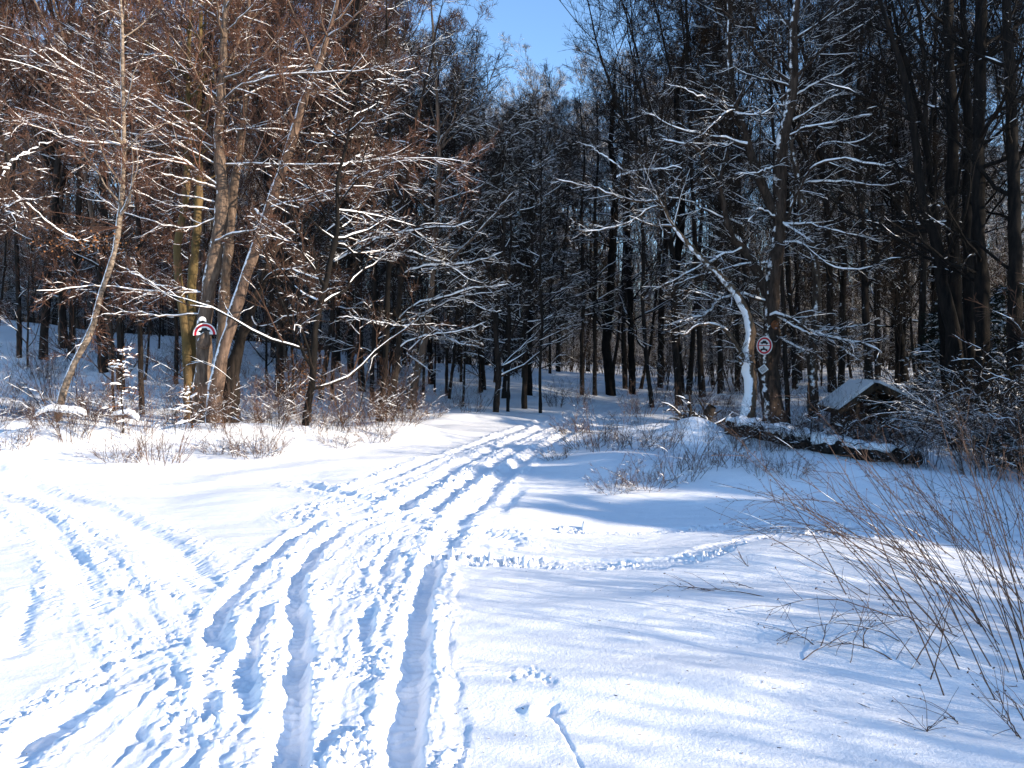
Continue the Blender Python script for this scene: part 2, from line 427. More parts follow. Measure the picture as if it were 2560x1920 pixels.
M = dict(
    snow=snow_mat('snow_ground_material', True), bsnow=snow_mat('branch_snow'),
    bark_grey=bark_mat('bark_grey_brown', (.07, .048, .036), (.19, .135, .098), 9, WIND, 1.0),
    bark_dark=bark_mat('bark_dark', (.008, .0065, .0055), (.034, .026, .021), 9, WIND, 1.12),
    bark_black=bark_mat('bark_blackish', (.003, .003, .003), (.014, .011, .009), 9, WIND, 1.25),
    bark_moss=bark_mat('bark_mossy_yellow', (.06, .04, .022), (.17, .115, .055), 8, WIND, 1.1, moss=(.12, .088, .035)),
    bark_lean=bark_mat('bark_brown_snow_side', (.06, .04, .03), (.17, .115, .085), 9, (-.95, -.1, .55), .6),
    bark_plaster=bark_mat('bark_snow_plastered', (.05, .035, .025), (.16, .11, .07), 9, (-.85, -.45, .35), .50),
    bark_brown=bark_mat('bark_dark_brown', (.018, .013, .010), (.075, .053, .040), 9, WIND, .98),
    speckle=bark_mat('bark_snow_speckled', (.03, .022, .018), (.10, .075, .055), 9, (-.3, -.9, .3), 1.0),
    birch=bark_mat('birch_bark', (.05, .038, .03), (.30, .235, .18), 5, WIND, .8, bands=True),
    twig_red=flat_mat('twig_reddish', (.105, .052, .034), .8, .4, .6),  # reddish twigs, sunlit warmth of the left crowns put into the tone
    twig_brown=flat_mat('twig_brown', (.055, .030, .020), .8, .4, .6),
    twig_dark=flat_mat('twig_dark', (.028, .019, .0125), .8, .4, .6),  # darker twigs, shade of the right-hand woods put into the tone
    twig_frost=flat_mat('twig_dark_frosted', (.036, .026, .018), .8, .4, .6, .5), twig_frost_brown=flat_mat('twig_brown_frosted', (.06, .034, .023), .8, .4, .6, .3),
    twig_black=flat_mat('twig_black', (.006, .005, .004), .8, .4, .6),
    stem=flat_mat('dry_stem', (.095, .056, .038), .7, .5, 4),
    needle=flat_mat('needles', (.012, .017, .009), .7, .5, .8),
    needle_brown=flat_mat('needles_brownish', (.026, .02, .011), .7, .5, .8),
    leaf=flat_mat('dry_leaf', (.17, .075, .03), .7, .5, 5),
    wood=bark_mat('shed_wood', (.022, .016, .011), (.075, .055, .036), 8),
    dark=flat_mat('dark_inside', (.012, .010, .008)),
    red=flat_mat('sign_red', (.50, .015, .03), .4, .08), white=flat_mat('sign_white', (.78, .78, .76), .4, .05),
    black=flat_mat('sign_black', (.012, .012, .014), .4, .1), metal=flat_mat('sign_back', (.3, .3, .3), .5, .1),
    knot=bark_mat('knot_wood', (.12, .04, .018), (.30, .12, .05), 12))

# ------------------------------------------------------------------ object helpers
def tag(o, label=None, cat=None, group=None, kind=None):
    if label: o['label'] = label
    if cat: o['category'] = cat
    if group: o['group'] = group
    if kind: o['kind'] = kind
    return o
def empty(name, loc=(0, 0, 0)):
    o = bpy.data.objects.new(name, None); col.objects.link(o); o.location = loc; o.empty_display_size = .3
    return o
def part(name, me, mat, parent=None):
    o = bpy.data.objects.new(name, me); col.objects.link(o)
    me.materials.append(mat)
    if parent: o.parent = parent
    return o
_VAR = {}
def set_mat(c, mat):            # the same mesh in another bark or twig colour, shared by all copies
    base = c.data.get('base', c.data.name)
    if c.data.materials[0] == mat: return
    k = (base, mat.name)
    if k not in _VAR:
        m2 = c.data.copy(); m2['base'] = base; m2.materials[0] = mat; _VAR[k] = m2
    _VAR.setdefault((base, c.data.materials[0].name), c.data)
    c.data = _VAR[k]
def copy_tree(o, loc, rz, s, label=None, mats=None, tilt=0, group=None):
    r = o.copy(); col.objects.link(r); r.location = loc; r.rotation_euler = (tilt, 0, rz); r.scale = (s[0], s[0], s[1]) if isinstance(s, tuple) else (s, s, s)
    if label: r['label'] = label
    if group: r['group'] = group
    for ch in o.children:
        c = ch.copy(); col.objects.link(c); c.parent = r
        if mats and ch.name.split('.')[0] in mats:
            set_mat(c, mats[ch.name.split('.')[0]])
    return r

# ------------------------------------------------------------------ the snow ground
def build_ground():
    na = 1250
    a1 = np.linspace(R(-40), R(40), na)
    a2 = np.linspace(R(40), R(320), 110)[1:-1]
    ang = np.r_[a1, a2]
    r = np.r_[[.02, .3, .6, .9, 1.2], np.exp(np.linspace(math.log(1.5), math.log(34), 1250)), np.exp(np.linspace(math.log(34.5), math.log(160), 130)), [200, 260, 350, 500, 800]]
    A, Rr = np.meshgrid(ang, r)
    x = (Rr * np.sin(A)).ravel(); y = (Rr * np.cos(A)).ravel()
    z = base_z(x, y)
    m = (np.hypot(x, y) < 40) & (y > 0)
    z[m] += detail_z(x[m], y[m])
    # streaky drifts along the forest path
    V = np.stack([x, y, z], 1)
    nr, nc = len(r), len(ang)
    i = np.arange(nr - 1)[:, None] * nc; j = np.arange(nc)[None, :]; j2 = (j + 1) % nc
    q = np.stack([i + j, i + j2, i + nc + j2, i + nc + j], -1).reshape(-1, 4)[:, ::-1]
    me = mk_mesh('snow_ground', V, q)
    o = part('snow_ground', me, M['snow'])
    tag(o, kind='structure')
build_ground()

# ------------------------------------------------------------------ trees
def branch_levels(tb, parents_pts, parents_rad, plen, g, lv, tw=.0045, snow=1.0, flat=.35, tmin=.15):
    """lv: list of (n children, len factor lo, hi, angle lo, hi, K, wobble, tropism)"""
    pts, rad, L = parents_pts, parents_rad, plen
    for li, (n, f0, f1, a0, a1, K, wob, trop, lmin) in enumerate(lv):
        last = li == len(lv) - 1
        p, d, t, par = spawn(pts, n, tmin, .98, R(a0), R(a1), g, flat)
        Lc = L[par] * g.uniform(f0, f1, len(par)) * (1.15 - .7 * t); Lc = np.maximum(Lc, lmin)
        Kp = pts.shape[1]
        pr = rad[par, np.minimum((t * (Kp - 1)).astype(int), Kp - 1)]
        r0 = np.minimum(pr * .7, .006 + Lc * .009); r0 = np.maximum(r0, tw)
        r1 = tw * .7
        cp, cr = grow(p, d, Lc, r0, r1, K, wob, trop, g)
        tb['crown'].add(cp, cr, 3 if li else 4)
        if snow > 0:
            snow_on(tb['snow'], cp, cr, .6, .004 if li == 0 else .003, g, cover=snow * [.70, .42, .22, .14][min(li, 3)], S=4 if li == 0 else 3)
        pts, rad, L = cp, cr, Lc
        tmin = .2
def new_tb(): return dict(trunk=Buf(), crown=Buf(), snow=Buf())
def finish(tb, name, base, label, cat='tree', group=None, mats=('bark_grey', 'twig_brown'), pn_=('trunk', 'crown', 'snow')):
    root = empty(name, tuple(base))
    o = part(pn_[0], tb['trunk'].mesh(pn_[0], base), M[mats[0]], root) if tb['trunk'].n else None
    if tb['crown'].n: part(pn_[1], tb['crown'].mesh(pn_[1], base), M[mats[1]], root)
    if tb['snow'].n: part(pn_[2], tb['snow'].mesh(pn_[2], base), M['bsnow'], root)
    tag(root, label, cat, group)
    return root
def hero(name, Y, trunk, widths, limbs, label, mats, seed, lv=None, autol=10, cat='tree', group=None, above=3.5, tw=.0042, snow=1.0, auto_t=(.35, .98), trunk_snow=0, extra_trunks=(), auto_len=2.6, sub=5, ls=1.0):
    """trunk: photo points base->top at distance Y; limbs: (points, width px, depth spread)"""
    g = np.random.default_rng(seed)
    tb = new_tb()
    pxm = F / Y
    base_done = None
    for tk, wd, more in [(trunk, widths, above)] + list(extra_trunks):
        tp = [P(p[0], p[1], Y + (p[2] if len(p) > 2 else 0)) for p in tk]
        if base_done is None:
            b0 = tp[0].copy(); gz = H(b0[0], b0[1])
            tp.insert(0, np.array([b0[0], b0[1], min(gz, b0[2]) - .35])); wd = [wd[0] * 1.35] + list(wd)
            base_done = np.array([b0[0], b0[1], gz])
        if more > 0:
            d = nrm(tp[-1] - tp[-2]); tp.append(tp[-1] + d * more); wd = list(wd) + [wd[-1] * .35]
        tt = np.linspace(0, 1, len(wd))
        q, L = resample(tp, 44); q[3:-1] += .06 * (wd[0] / pxm) * np.stack([pn(np.arange(40) * .45, np.full(40, seed + .3)), pn(np.arange(40) * .45, np.full(40, seed + 9.3)), np.zeros(40)], 1)
        dd = np.r_[0, np.cumsum(np.linalg.norm(np.diff(np.array(tp), axis=0), axis=1))]; dd /= dd[-1]
        rad = np.interp(np.linspace(0, 1, 44), dd, wd) / pxm / 2
        rad *= 1 + .13 * pn(np.arange(44) * .6, np.full(44, seed * 1.7))
        tb['trunk'].raw(*rough_tube(q, rad, 16, .28, 4.5))
        if trunk_snow: snow_on(tb['snow'], q[None], rad[None] * .8, .5, trunk_snow, g, .9, 6)
        if autol:
            p, d, t, par = spawn(q[None], autol, auto_t[0], auto_t[1], R(45), R(80), g, .3)
            Lc = auto_len * g.uniform(.6, 1.2, autol) * (1.25 - .8 * t)
            r0 = np.minimum(rad[np.minimum((t * 43).astype(int), 43)] * .5, .012 + Lc * .011)
            cp, cr = grow(p, d, Lc, r0, .006, 9, .16, .07, g)
            tb['trunk'].add(cp, cr, 5)
            snow_on(tb['snow'], cp, cr, .65, .006, g, .7 * snow, 4)
            branch_levels(tb, cp, cr, Lc, g, lv or [(sub, .3, .6, 25, 60, 6, .15, .05, .4), (6, .35, .6, 25, 60, 5, .18, .05, .25), (4, .4, .7, 25, 60, 4, .2, .03, .16)], tw, snow)
    for lb in limbs:
        lp, wpx, spr = lb[0], lb[1], lb[2]
        n = len(lp)
        q = []
        wig = g.normal() * .15
        for i, p in enumerate(lp):
            t = i / (n - 1)
            q.append(P(p[0], p[1], Y + spr * t + wig * math.sin(3 * t)))
        K = 16
        q, L = resample(q, K)
        q[1:] += g.normal(size=(K - 1, 3)) * .012 * np.array([1, 2, 1])
        rad = np.linspace(1, .3, K) * wpx * (.8 if wpx < 12 else 1) / pxm / 2
        tb['trunk'].add(q[None], rad[None], 7)
        snow_on(tb['snow'], q[None], rad[None], .66 * ls, .007 * ls, g, .93 if snow > .4 else snow, 6)
        m = max(3, int(L * 3.2))
        branch_levels(tb, q[None], rad[None], np.array([max(L * .55, .8)]), g, [(m * 2, .35, .75, 25, 60, 7, .14, .04, .4), (5, .35, .65, 25, 60, 5, .18, .03, .22), (4, .4, .7, 25, 60, 4, .2, .02, .14)], tw, snow, .35, .08)
    return finish(tb, name, base_done, label, cat, group, mats)

def up(k, pts): return cpts(k, pts)
# --- L1: the big trunk carrying the half-swallowed sign
L1 = hero('bare_tree', 18.5, up(4, [(1290, 1190), (1300, 900), (1310, 600), (1340, 350), (1385, 100)]) + up(1, [(1430, 1250), (1425, 1080), (1400, 900), (1410, 750), (1430, 500), (1440, 250), (1455, 0), (1470, -350), (1480, -700)]),
    [50, 42, 37, 34, 32, 31, 29, 25, 23, 20, 16, 14, 10, 6],
    [(up(1, [(1405, 1200), (1330, 1150), (1200, 1030), (1060, 1000), (950, 995), (850, 960), (700, 925), (540, 915), (400, 890), (330, 860), (270, 800), (180, 790), (40, 800)]), 8, -2.5),
     (up(1, [(1395, 1215), (1300, 1180), (1180, 1150), (1030, 1115)]), 7, -1.5),
     (up(1, [(1370, 900), (1320, 750), (1220, 680), (1110, 635), (1020, 600), (950, 580), (880, 530), (780, 480), (640, 380)]), 5, 1),
     (up(1, [(1360, 895), (1260, 815), (1100, 745), (960, 655), (800, 590), (690, 530), (540, 450), (380, 340), (280, 300)]), 6, -1.8),
     (up(1, [(1430, 630), (1340, 570), (1220, 490), (1140, 380), (1030, 350), (920, 355), (850, 335), (780, 290), (600, 270)]), 6, 1.5),
     (up(1, [(1400, 600), (1370, 420), (1330, 340), (1280, 240), (1220, 150), (1180, 60), (1130, -40)]), 6, -1),
     (up(1, [(1450, 640), (1490, 590), (1560, 545), (1640, 520), (1800, 485), (1900, 470), (2100, 470), (2212, 465), (2340, 455), (2480, 430), (2600, 370)]), 8, -1.6),
     (up(1, [(1490, 580), (1560, 520), (1640, 490), (1750, 450), (1810, 390), (1860, 310), (1960, 230)]), 8, .8),
     (up(1, [(1790, 440), (1900, 430), (2040, 425), (2090, 395), (2200, 400)]), 5, 1),
     (up(1, [(1450, 855), (1520, 835), (1620, 830), (1760, 830), (1860, 845), (1980, 860), (2100, 870), (2212, 880), (2400, 885)]), 6, 1.4),
     (up(1, [(1440, 1060), (1500, 1045), (1600, 1050), (1700, 1060), (1850, 1060), (1900, 1080), (2030, 1055), (2150, 1065), (2340, 1040), (2500, 1020), (2800, 1015), (3030, 1045)]), 6, -1.2),
     (up(1, [(1350, 1590), (1440, 1525), (1560, 1495), (1650, 1475), (1720, 1455)]), 10, -1.2),
     (up(1, [(1420, 1060), (1450, 950), (1490, 880)]), 5, .4), (up(1, [(1430, 630), (1470, 700), (1500, 800), (1530, 870)]), 5, -.6),
     (up(1, [(1370, 1050), (1310, 1030), (1250, 960), (1180, 890), (1060, 830), (1040, 770), (960, 730)]), 5, 1),
     (up(1, [(1480, 380), (1520, 290), (1580, 180), (1650, 100), (1730, 0), (1800, -90)]), 6, .8),
     (up(1, [(1460, 200), (1560, 100), (1700, -50), (1900, -200)]), 6, -.8), (up(1, [(1450, 150), (1300, 50), (1100, -100), (900, -200)]), 6, 1.2),
     (up(4, [(1270, 335), (1210, 320), (1100, 305), (1010, 300), (920, 250), (800, 190), (700, 130)]), 6, -1),
     (up(4, [(1290, 340), (1130, 340), (950, 330), (800, 310), (600, 285), (500, 300), (380, 325), (230, 325)]), 5, -2),
     (up(4, [(1290, 480), (1130, 490), (1000, 490), (880, 465), (800, 465), (650, 480)]), 5, -1.4),
     (up(1, [(1385, 1060), (1200, 960), (920, 790), (820, 730), (690, 620), (530, 535), (400, 450), (270, 370), (100, 280), (0, 230)]), 5, -1.5),
     (up(1, [(1385, 1000), (1250, 860), (900, 700), (520, 540), (400, 500), (280, 460), (140, 410), (0, 375)]), 4, -2.2),
     (up(1, [(1380, 1300), (1100, 1240), (900, 1110), (830, 1070), (740, 1050)]), 4, -1), (up(1, [(1380, 1350), (1200, 1330), (1100, 1320), (960, 1270), (850, 1220)]), 4, -1.5),
     (up(1, [(1390, 950), (1200, 880), (900, 860), (750, 850), (560, 820), (380, 770), (160, 710)]), 4, .8),
     (up(1, [(1400, 1400), (1200, 1480), (1000, 1430), (800, 1370), (650, 1280)]), 4, -.6)],
    'thick grey-brown trunk carrying the half-hidden sign', ('bark_grey', 'twig_red'), 11, snow=.72, autol=18, above=2, auto_t=(.5, .99))
def slim(k, *a): pass
hero('bare_tree', 19.2, up(4, [(1215, 1010), (1200, 700), (1160, 350), (1130, 100)]) + up(1, [(1200, 1250), (1210, 800), (1215, 400), (1225, 0), (1230, -400)]),
    [24, 20, 19, 18, 17, 13, 10, 7, 4], [], 'yellow-brown mossy slim trunk, leftmost of the clump by the half-hidden sign', ('bark_moss', 'twig_red'), 12, snow=.5, autol=24, auto_t=(.42, .99))
hero('bare_tree', 19.6, up(4, [(1250, 1010), (1230, 700), (1225, 400), (1240, 200)]) + up(1, [(1270, 1500), (1280, 1200), (1275, 700), (1290, 300), (1300, -200)]),
    [26, 23, 22, 21, 20, 18, 13, 10, 5], [], 'ochre mossy trunk just left of the thick sign trunk', ('bark_moss', 'twig_red'), 13, snow=.5, autol=24, auto_t=(.42, .99))
hero('bare_tree', 20.5, up(4, [(1400, 1050), (1410, 800), (1440, 500), (1450, 200)]) + up(1, [(1475, 1500), (1500, 1200), (1540, 1000), (1565, 800), (1590, 500), (1600, 0), (1610, -300)]),
    [30, 28, 26, 25, 24, 22, 20, 16, 12, 8, 5], [], 'brown trunk close behind the thick sign trunk on its right', ('bark_grey', 'twig_red'), 14, snow=.5, autol=24, auto_t=(.42, .99))
hero('bare_tree', 18.0, up(4, [(1370, 1010), (1430, 750), (1480, 550), (1560, 300), (1640, 50)]) + up(1, [(1700, 1450), (1780, 1200), (1850, 1000), (1900, 800), (1960, 600), (2030, 480), (2120, 200), (2190, -100)]),
    [36, 31, 29, 28, 26, 25, 23, 22, 20, 18, 16, 12, 7],
    [(up(1, [(1720, 1340), (1800, 1310), (1900, 1295), (2000, 1270), (2120, 1225), (2212, 1210)]), 6, -1), (up(1, [(1770, 1275), (1900, 1275), (2050, 1240), (2212, 1190)]), 5, 1),
     (up(1, [(1640, 1350), (1700, 1400), (1760, 1440), (1830, 1445), (1900, 1420)]), 6, -1.2), (up(1, [(2030, 480), (1990, 560), (1940, 600)]), 3, -.4),
     (up(2, [(-60, 1290), (20, 1200), (130, 1130), (250, 1070), (380, 1040), (500, 1035)]), 6, -.7),
     (up(2, [(-80, 1200), (-20, 1060), (150, 1040), (350, 1015)]), 4, 1)],
    'leaning brown trunk with snow down its left side, right of the sign trunk', ('bark_lean', 'twig_red'), 15, snow=.5, autol=20, auto_t=(.5, .99))
hero('bare_tree', 18.8, up(4, [(1480, 1120), (1490, 900), (1520, 730), (1580, 560), (1650, 350), (1740, 100), (1800, 0)]) + up(1, [(1900, 1330), (1990, 1120), (2090, 900), (2190, 600), (2290, 200)]),
    [46, 38, 30, 25, 22, 20, 18, 16, 14, 10, 7, 4],
    [(up(2, [(-90, 1500), (-20, 1440), (70, 1370), (180, 1250), (300, 1130), (340, 1080)]), 8, -1.5), (up(2, [(-110, 1300), (0, 1260), (170, 1245), (320, 1230), (440, 1215), (560, 1225)]), 6, -1),
     (up(4, [(1650, 350), (1700, 260), (1760, 190), (1850, 185), (1950, 220), (2100, 265), (2212, 270)]), 7, -1.8), (up(4, [(1790, 240), (1900, 240), (2030, 290), (2110, 315), (2212, 300)]), 5, -1),
     (up(4, [(1600, 480), (1650, 560), (1750, 540), (1850, 480), (2000, 460)]), 4, -1)],
    'dark leaning trunk with a broad stained foot beside the leaning brown one', ('bark_dark', 'twig_brown'), 16, snow=.5, autol=20, auto_t=(.45, .99), trunk_snow=.0)
hero('birch_tree', 17.2, up(4, [(370, 1060), (400, 1000), (470, 800), (560, 640), (610, 560), (620, 420), (680, 250), (740, 80)]) + up(1, [(745, 1600), (770, 1400), (790, 1200), (800, 1000), (790, 700), (785, 400), (790, 150), (775, 0), (770, -300)]),
    [19, 18, 17, 16, 15, 15, 14, 14, 13, 12, 12, 11, 10, 9, 7, 6, 4],
    [(up(1, [(785, 180), (800, 60), (800, -60)]), 5, .3), (up(4, [(610, 520), (560, 640), (470, 700), (420, 760)]), 4, -.4)],
    'pale birch with a bent foot left of the sign trunk', ('birch', 'twig_red'), 17, snow=.5, autol=22, auto_t=(.35, .99), auto_len=2.2)
# near tree at the left edge, its trunk outside the frame
hero('bare_tree', 9.5, up(1, [(-420, 2700), (-400, 1900), (-330, 1500), (-250, 1300), (-200, 900), (-170, 300), (-150, -300)]),
    [40, 34, 30, 28, 24, 18, 10],
    [(up(1, [(-250, 1300), (-60, 1260), (20, 1160), (65, 1070), (30, 950), (5, 850), (-20, 740), (-60, 560)]), 14, .4),
     (up(1, [(-200, 1380), (0, 1350), (80, 1320), (150, 1290), (230, 1270), (262, 1280)]), 8, -.3), (up(1, [(145, 1290), (150, 1350), (160, 1405)]), 6, -.1),
     (up(1, [(80, 1230), (160, 1300), (240, 1370), (330, 1450), (430, 1510), (530, 1560)]), 6, 1.2), (up(1, [(-120, 1250), (0, 1310), (60, 1370), (150, 1410)]), 6, -.2),
     (up(1, [(70, 1040), (120, 1000), (200, 960), (270, 940), (350, 900)]), 4, .8), (up(1, [(60, 1070), (20, 1120), (-60, 1200)]), 10, -.3)],
    'near bare tree whose dark snowy limb enters at the left edge', ('bark_dark', 'twig_brown'), 18, autol=0, tw=.003, snow=.55)

# --- centre trees with the long snow-laden boughs
hero('bare_tree', 21.0, up(5, [(310, 1095), (350, 900), (380, 700), (375, 450), (400, 200), (410, 0)]) + up(2, [(420, 1300), (450, 900), (560, 500), (620, 200)]), [20, 17, 15, 14, 13, 12, 10, 8, 6, 4],
    [(up(5, [(385, 510), (450, 440), (560, 390), (700, 370), (830, 310), (950, 310), (1080, 285)]), 9, -1.6), (up(5, [(385, 530), (560, 470), (740, 380), (860, 350), (980, 340)]), 7, -1.0),
     (up(5, [(740, 380), (860, 410), (960, 460), (1040, 460)]), 4, .5), (up(5, [(400, 560), (430, 560), (520, 500), (600, 440)]), 8, -.7),
     (up(5, [(380, 700), (430, 660), (560, 610), (700, 600), (850, 570), (940, 530)]), 6, -1.2), (up(5, [(390, 300), (410, 215), (520, 180), (620, 165), (700, 165), (900, 140), (1050, 80)]), 9, -1.4)],
    'dark tree with long drooping snow-laden boughs reaching toward the centre', ('bark_dark', 'twig_dark'), 21, above=1, ls=1.3, autol=14, auto_t=(.4, .99), auto_len=3)
hero('bare_tree', 20.0, up(5, [(250, 1110), (290, 900), (300, 500), (320, 0)]) + up(2, [(320, 1300), (325, 900), (300, 500), (300, 0)]), [18, 15, 14, 13, 12, 9, 6, 4],
    [(up(2, [(-30, 1690), (60, 1640), (230, 1540), (380, 1500), (500, 1480), (620, 1465), (740, 1465), (860, 1420)]), 8, -1.2),
     (up(2, [(320, 1480), (200, 1500), (60, 1600), (-80, 1700)]), 6, -1), (up(2, [(480, 1490), (550, 1530), (600, 1600), (660, 1660)]), 5, -.5),
     (up(5, [(320, 120), (420, 70), (460, 70), (560, 120), (680, 150), (760, 210), (860, 270)]), 6, -.8), (up(5, [(300, 560), (180, 520), (60, 495), (-20, 500)]), 6, -.5), (up(5, [(440, 565), (300, 540), (150, 510)]), 5, -.4)],
    'straight near-black trunk among the leaning group left of the path', ('bark_black', 'twig_dark'), 22, ls=1.3, autol=14, auto_t=(.35, .99), auto_len=3)
hero('bare_tree', 23.0, up(5, [(455, 1060), (500, 820), (550, 620), (590, 300), (600, 100)]) + up(2, [(610, 1500), (640, 1000), (620, 600), (600, 250), (590, 50)]), [24, 21, 18, 14, 12, 11, 10, 8, 6, 4],
    [(up(2, [(540, 1670), (560, 1640), (700, 1540), (800, 1400), (880, 1310), (970, 1220)]), 7, -1), (up(2, [(700, 1700), (740, 1640), (850, 1540), (950, 1430), (1050, 1310), (1120, 1230)]), 9, -1.6),
     (up(5, [(570, 560), (650, 590), (700, 640), (800, 680), (900, 680)]), 6, -1), (up(5, [(560, 600), (480, 680), (420, 730), (480, 770), (600, 860)]), 6, -1),
     (up(2, [(630, 900), (760, 780), (860, 560), (880, 200)]), 7, 1), (up(2, [(640, 960), (720, 800), (760, 600), (860, 400)]), 6, -1), (up(2, [(660, 950), (900, 700), (980, 480), (1030, 330)]), 6, .5),
     (up(2, [(630, 850), (560, 600), (480, 480), (440, 300)]), 5, 0), (up(2, [(100, 870), (200, 760), (300, 690), (420, 630), (520, 560), (640, 480)]), 5, .5)],
    'grey leaning trunk with a snowy fork, rightmost of the group left of the path', ('bark_grey', 'twig_dark'), 23, ls=1.3, above=1, autol=16, auto_t=(.3, .8), auto_len=3.0)
hero('bare_tree', 24.0, up(5, [(1185, 1118), (1190, 800), (1180, 600), (1230, 300), (1235, 0)]) + up(2, [(1235, 1400), (1230, 1100)]), [15, 14, 12, 10, 8, 6, 4],
    [(up(5, [(1190, 850), (1150, 780), (1080, 800), (1000, 800)]), 4, -.5), (up(5, [(1190, 830), (1260, 560), (1280, 380), (1270, 200)]), 4, .3), (up(5, [(1190, 640), (1120, 640), (1040, 640)]), 4, -.6),
     (up(5, [(1200, 530), (1300, 520), (1400, 500), (1520, 490)]), 5, .5), (up(5, [(1200, 550), (1160, 530), (1100, 490), (960, 460)]), 4, -.5)],
    'young tree standing alone in front of the centre thicket beside the path', ('bark_dark', 'twig_dark'), 24, autol=16, auto_t=(.25, .99), auto_len=1.8, above=1)
# --- R1: right tree with the round sign
R1 = hero('bare_tree', 20.0, up(6, [(625, 1225), (590, 1000), (575, 800), (590, 600), (580, 380), (600, 200), (650, 0)]) + up(3, [(640, 1350), (640, 1100), (660, 900), (710, 700), (735, 500), (730, 300), (730, 150), (760, 0), (790, -300), (810, -700)]),
    [56, 48, 44, 42, 38, 36, 34, 32, 31, 29, 27, 25, 22, 19, 15, 10, 6],
    [(up(6, [(560, 400), (470, 370), (380, 350), (320, 360), (240, 400), (180, 370), (100, 330), (30, 325)]), 9, -2),
     (up(6, [(250, 390), (200, 450), (150, 490), (50, 510), (0, 525)]), 6, -2.2),
     (up(6, [(590, 520), (570, 480), (640, 475), (720, 510), (830, 580), (920, 620), (1030, 640), (1150, 660), (1250, 700), (1300, 720)]), 11, -2.2),
     (up(6, [(610, 480), (700, 540), (800, 590), (900, 620)]), 7, -1.6), (up(6, [(900, 610), (1000, 670), (1100, 740), (1160, 775)]), 5, -1.8), (up(6, [(880, 600), (1000, 575), (1100, 560), (1220, 545)]), 5, -1.4),
     (up(6, [(620, 620), (720, 680), (800, 710), (860, 700)]), 8, -1.5),
     (up(6, [(560, 150), (400, 160), (300, 180), (180, 220), (60, 250), (-60, 300)]), 7, -1.2), (up(6, [(440, 60), (400, 50), (330, 90), (220, 120), (180, 150), (80, 190), (0, 240), (-140, 310)]), 8, -1.4),
     (up(6, [(640, 40), (680, 10), (760, 15), (830, 60), (900, 130), (1000, 180), (1130, 200), (1230, 170), (1330, 150)]), 7, -1.6),
     (up(6, [(560, 350), (520, 250), (470, 150), (400, 40), (370, 0)]) + up(3, [(330, 1550), (290, 1350), (250, 1170)]), 29, -.4),
     (up(3, [(290, 1330), (240, 1170), (180, 1050), (130, 970), (60, 930), (0, 930), (-130, 900)]), 14, -1), (up(3, [(245, 1200), (270, 1080), (310, 960), (300, 900), (250, 800)]), 14, .6),
     (up(3, [(300, 940), (220, 930), (140, 925), (40, 930)]), 9, -.5),
     (up(3, [(620, 1400), (530, 1200), (480, 1070), (430, 950), (425, 850), (390, 760), (340, 690), (325, 500), (310, 300), (320, 100), (310, -100)]), 26, .8),
     (up(3, [(430, 935), (300, 895), (200, 880), (100, 860), (0, 840), (-130, 770), (-260, 700)]), 10, -.8), (up(3, [(340, 690), (240, 650), (130, 620), (60, 590), (0, 560), (-100, 540)]), 7, -.6),
     (up(3, [(360, 730), (430, 745), (540, 735), (600, 680), (680, 600)]), 6, -.8), (up(3, [(350, 710), (280, 730), (230, 790), (130, 870), (30, 930)]), 5, -1),
     (up(3, [(345, 690), (400, 590), (440, 440), (440, 200), (430, 0)]), 9, .5),
     (up(3, [(680, 1430), (740, 1270), (790, 1180), (830, 1070), (900, 1040), (1030, 1020), (1120, 1030), (1250, 1070), (1380, 1070)]), 11, -1.5),
     (up(3, [(790, 1190), (900, 1170), (1100, 1175), (1230, 1190), (1350, 1200), (1450, 1160)]), 8, -1),
     (up(3, [(690, 880), (800, 820), (950, 800), (1100, 760), (1240, 735)]), 6, -1), (up(3, [(680, 670), (780, 590), (900, 520), (1000, 480), (1060, 450), (1130, 400)]), 7, .8),
     (up(3, [(710, 630), (770, 520), (820, 390), (920, 310), (1060, 230), (1200, 150), (1280, 80)]), 8, -.8), (up(3, [(735, 380), (790, 280), (880, 200), (960, 130), (1080, 60), (1160, -10)]), 6, .5),
     (up(3, [(720, 780), (850, 700), (950, 640), (1060, 590)]), 6, 1), (up(3, [(830, 1070), (850, 1010), (880, 940), (980, 910), (1100, 930), (1220, 880), (1300, 790)]), 6, -.8),
     (up(3, [(700, 180), (640, 90), (560, 0), (500, -120)]), 14, .6), (up(3, [(700, 420), (620, 300), (560, 180), (500, 60)]), 7, -.6),
     (up(3, [(640, 1430), (700, 1460), (760, 1500), (830, 1540), (870, 1560)]), 8, -1), (up(3, [(660, 1440), (740, 1450), (800, 1430), (870, 1450), (960, 1480), (1080, 1500), (1200, 1530), (1290, 1560)]), 8, -1.3),
     (up(3, [(620, 1410), (560, 1370), (500, 1340), (460, 1400), (430, 1450)]), 9, -.8), (up(3, [(470, 1130), (380, 1110), (320, 1130), (280, 1170)]), 5, -.5), (up(3, [(600, 1080), (500, 1110), (380, 1120)]), 5, -.6),
     (up(3, [(400, 1450), (280, 1400), (180, 1360), (80, 1300), (0, 1280), (-100, 1270)]), 7, -.8), (up(3, [(640, 950), (560, 900), (520, 820), (490, 770)]), 7, .5)],
    'big dark twin-stemmed tree bearing the full round red and white sign', ('bark_brown', 'twig_dark'), 31, ls=1.2, autol=8, auto_t=(.5, .99), auto_len=3.2)
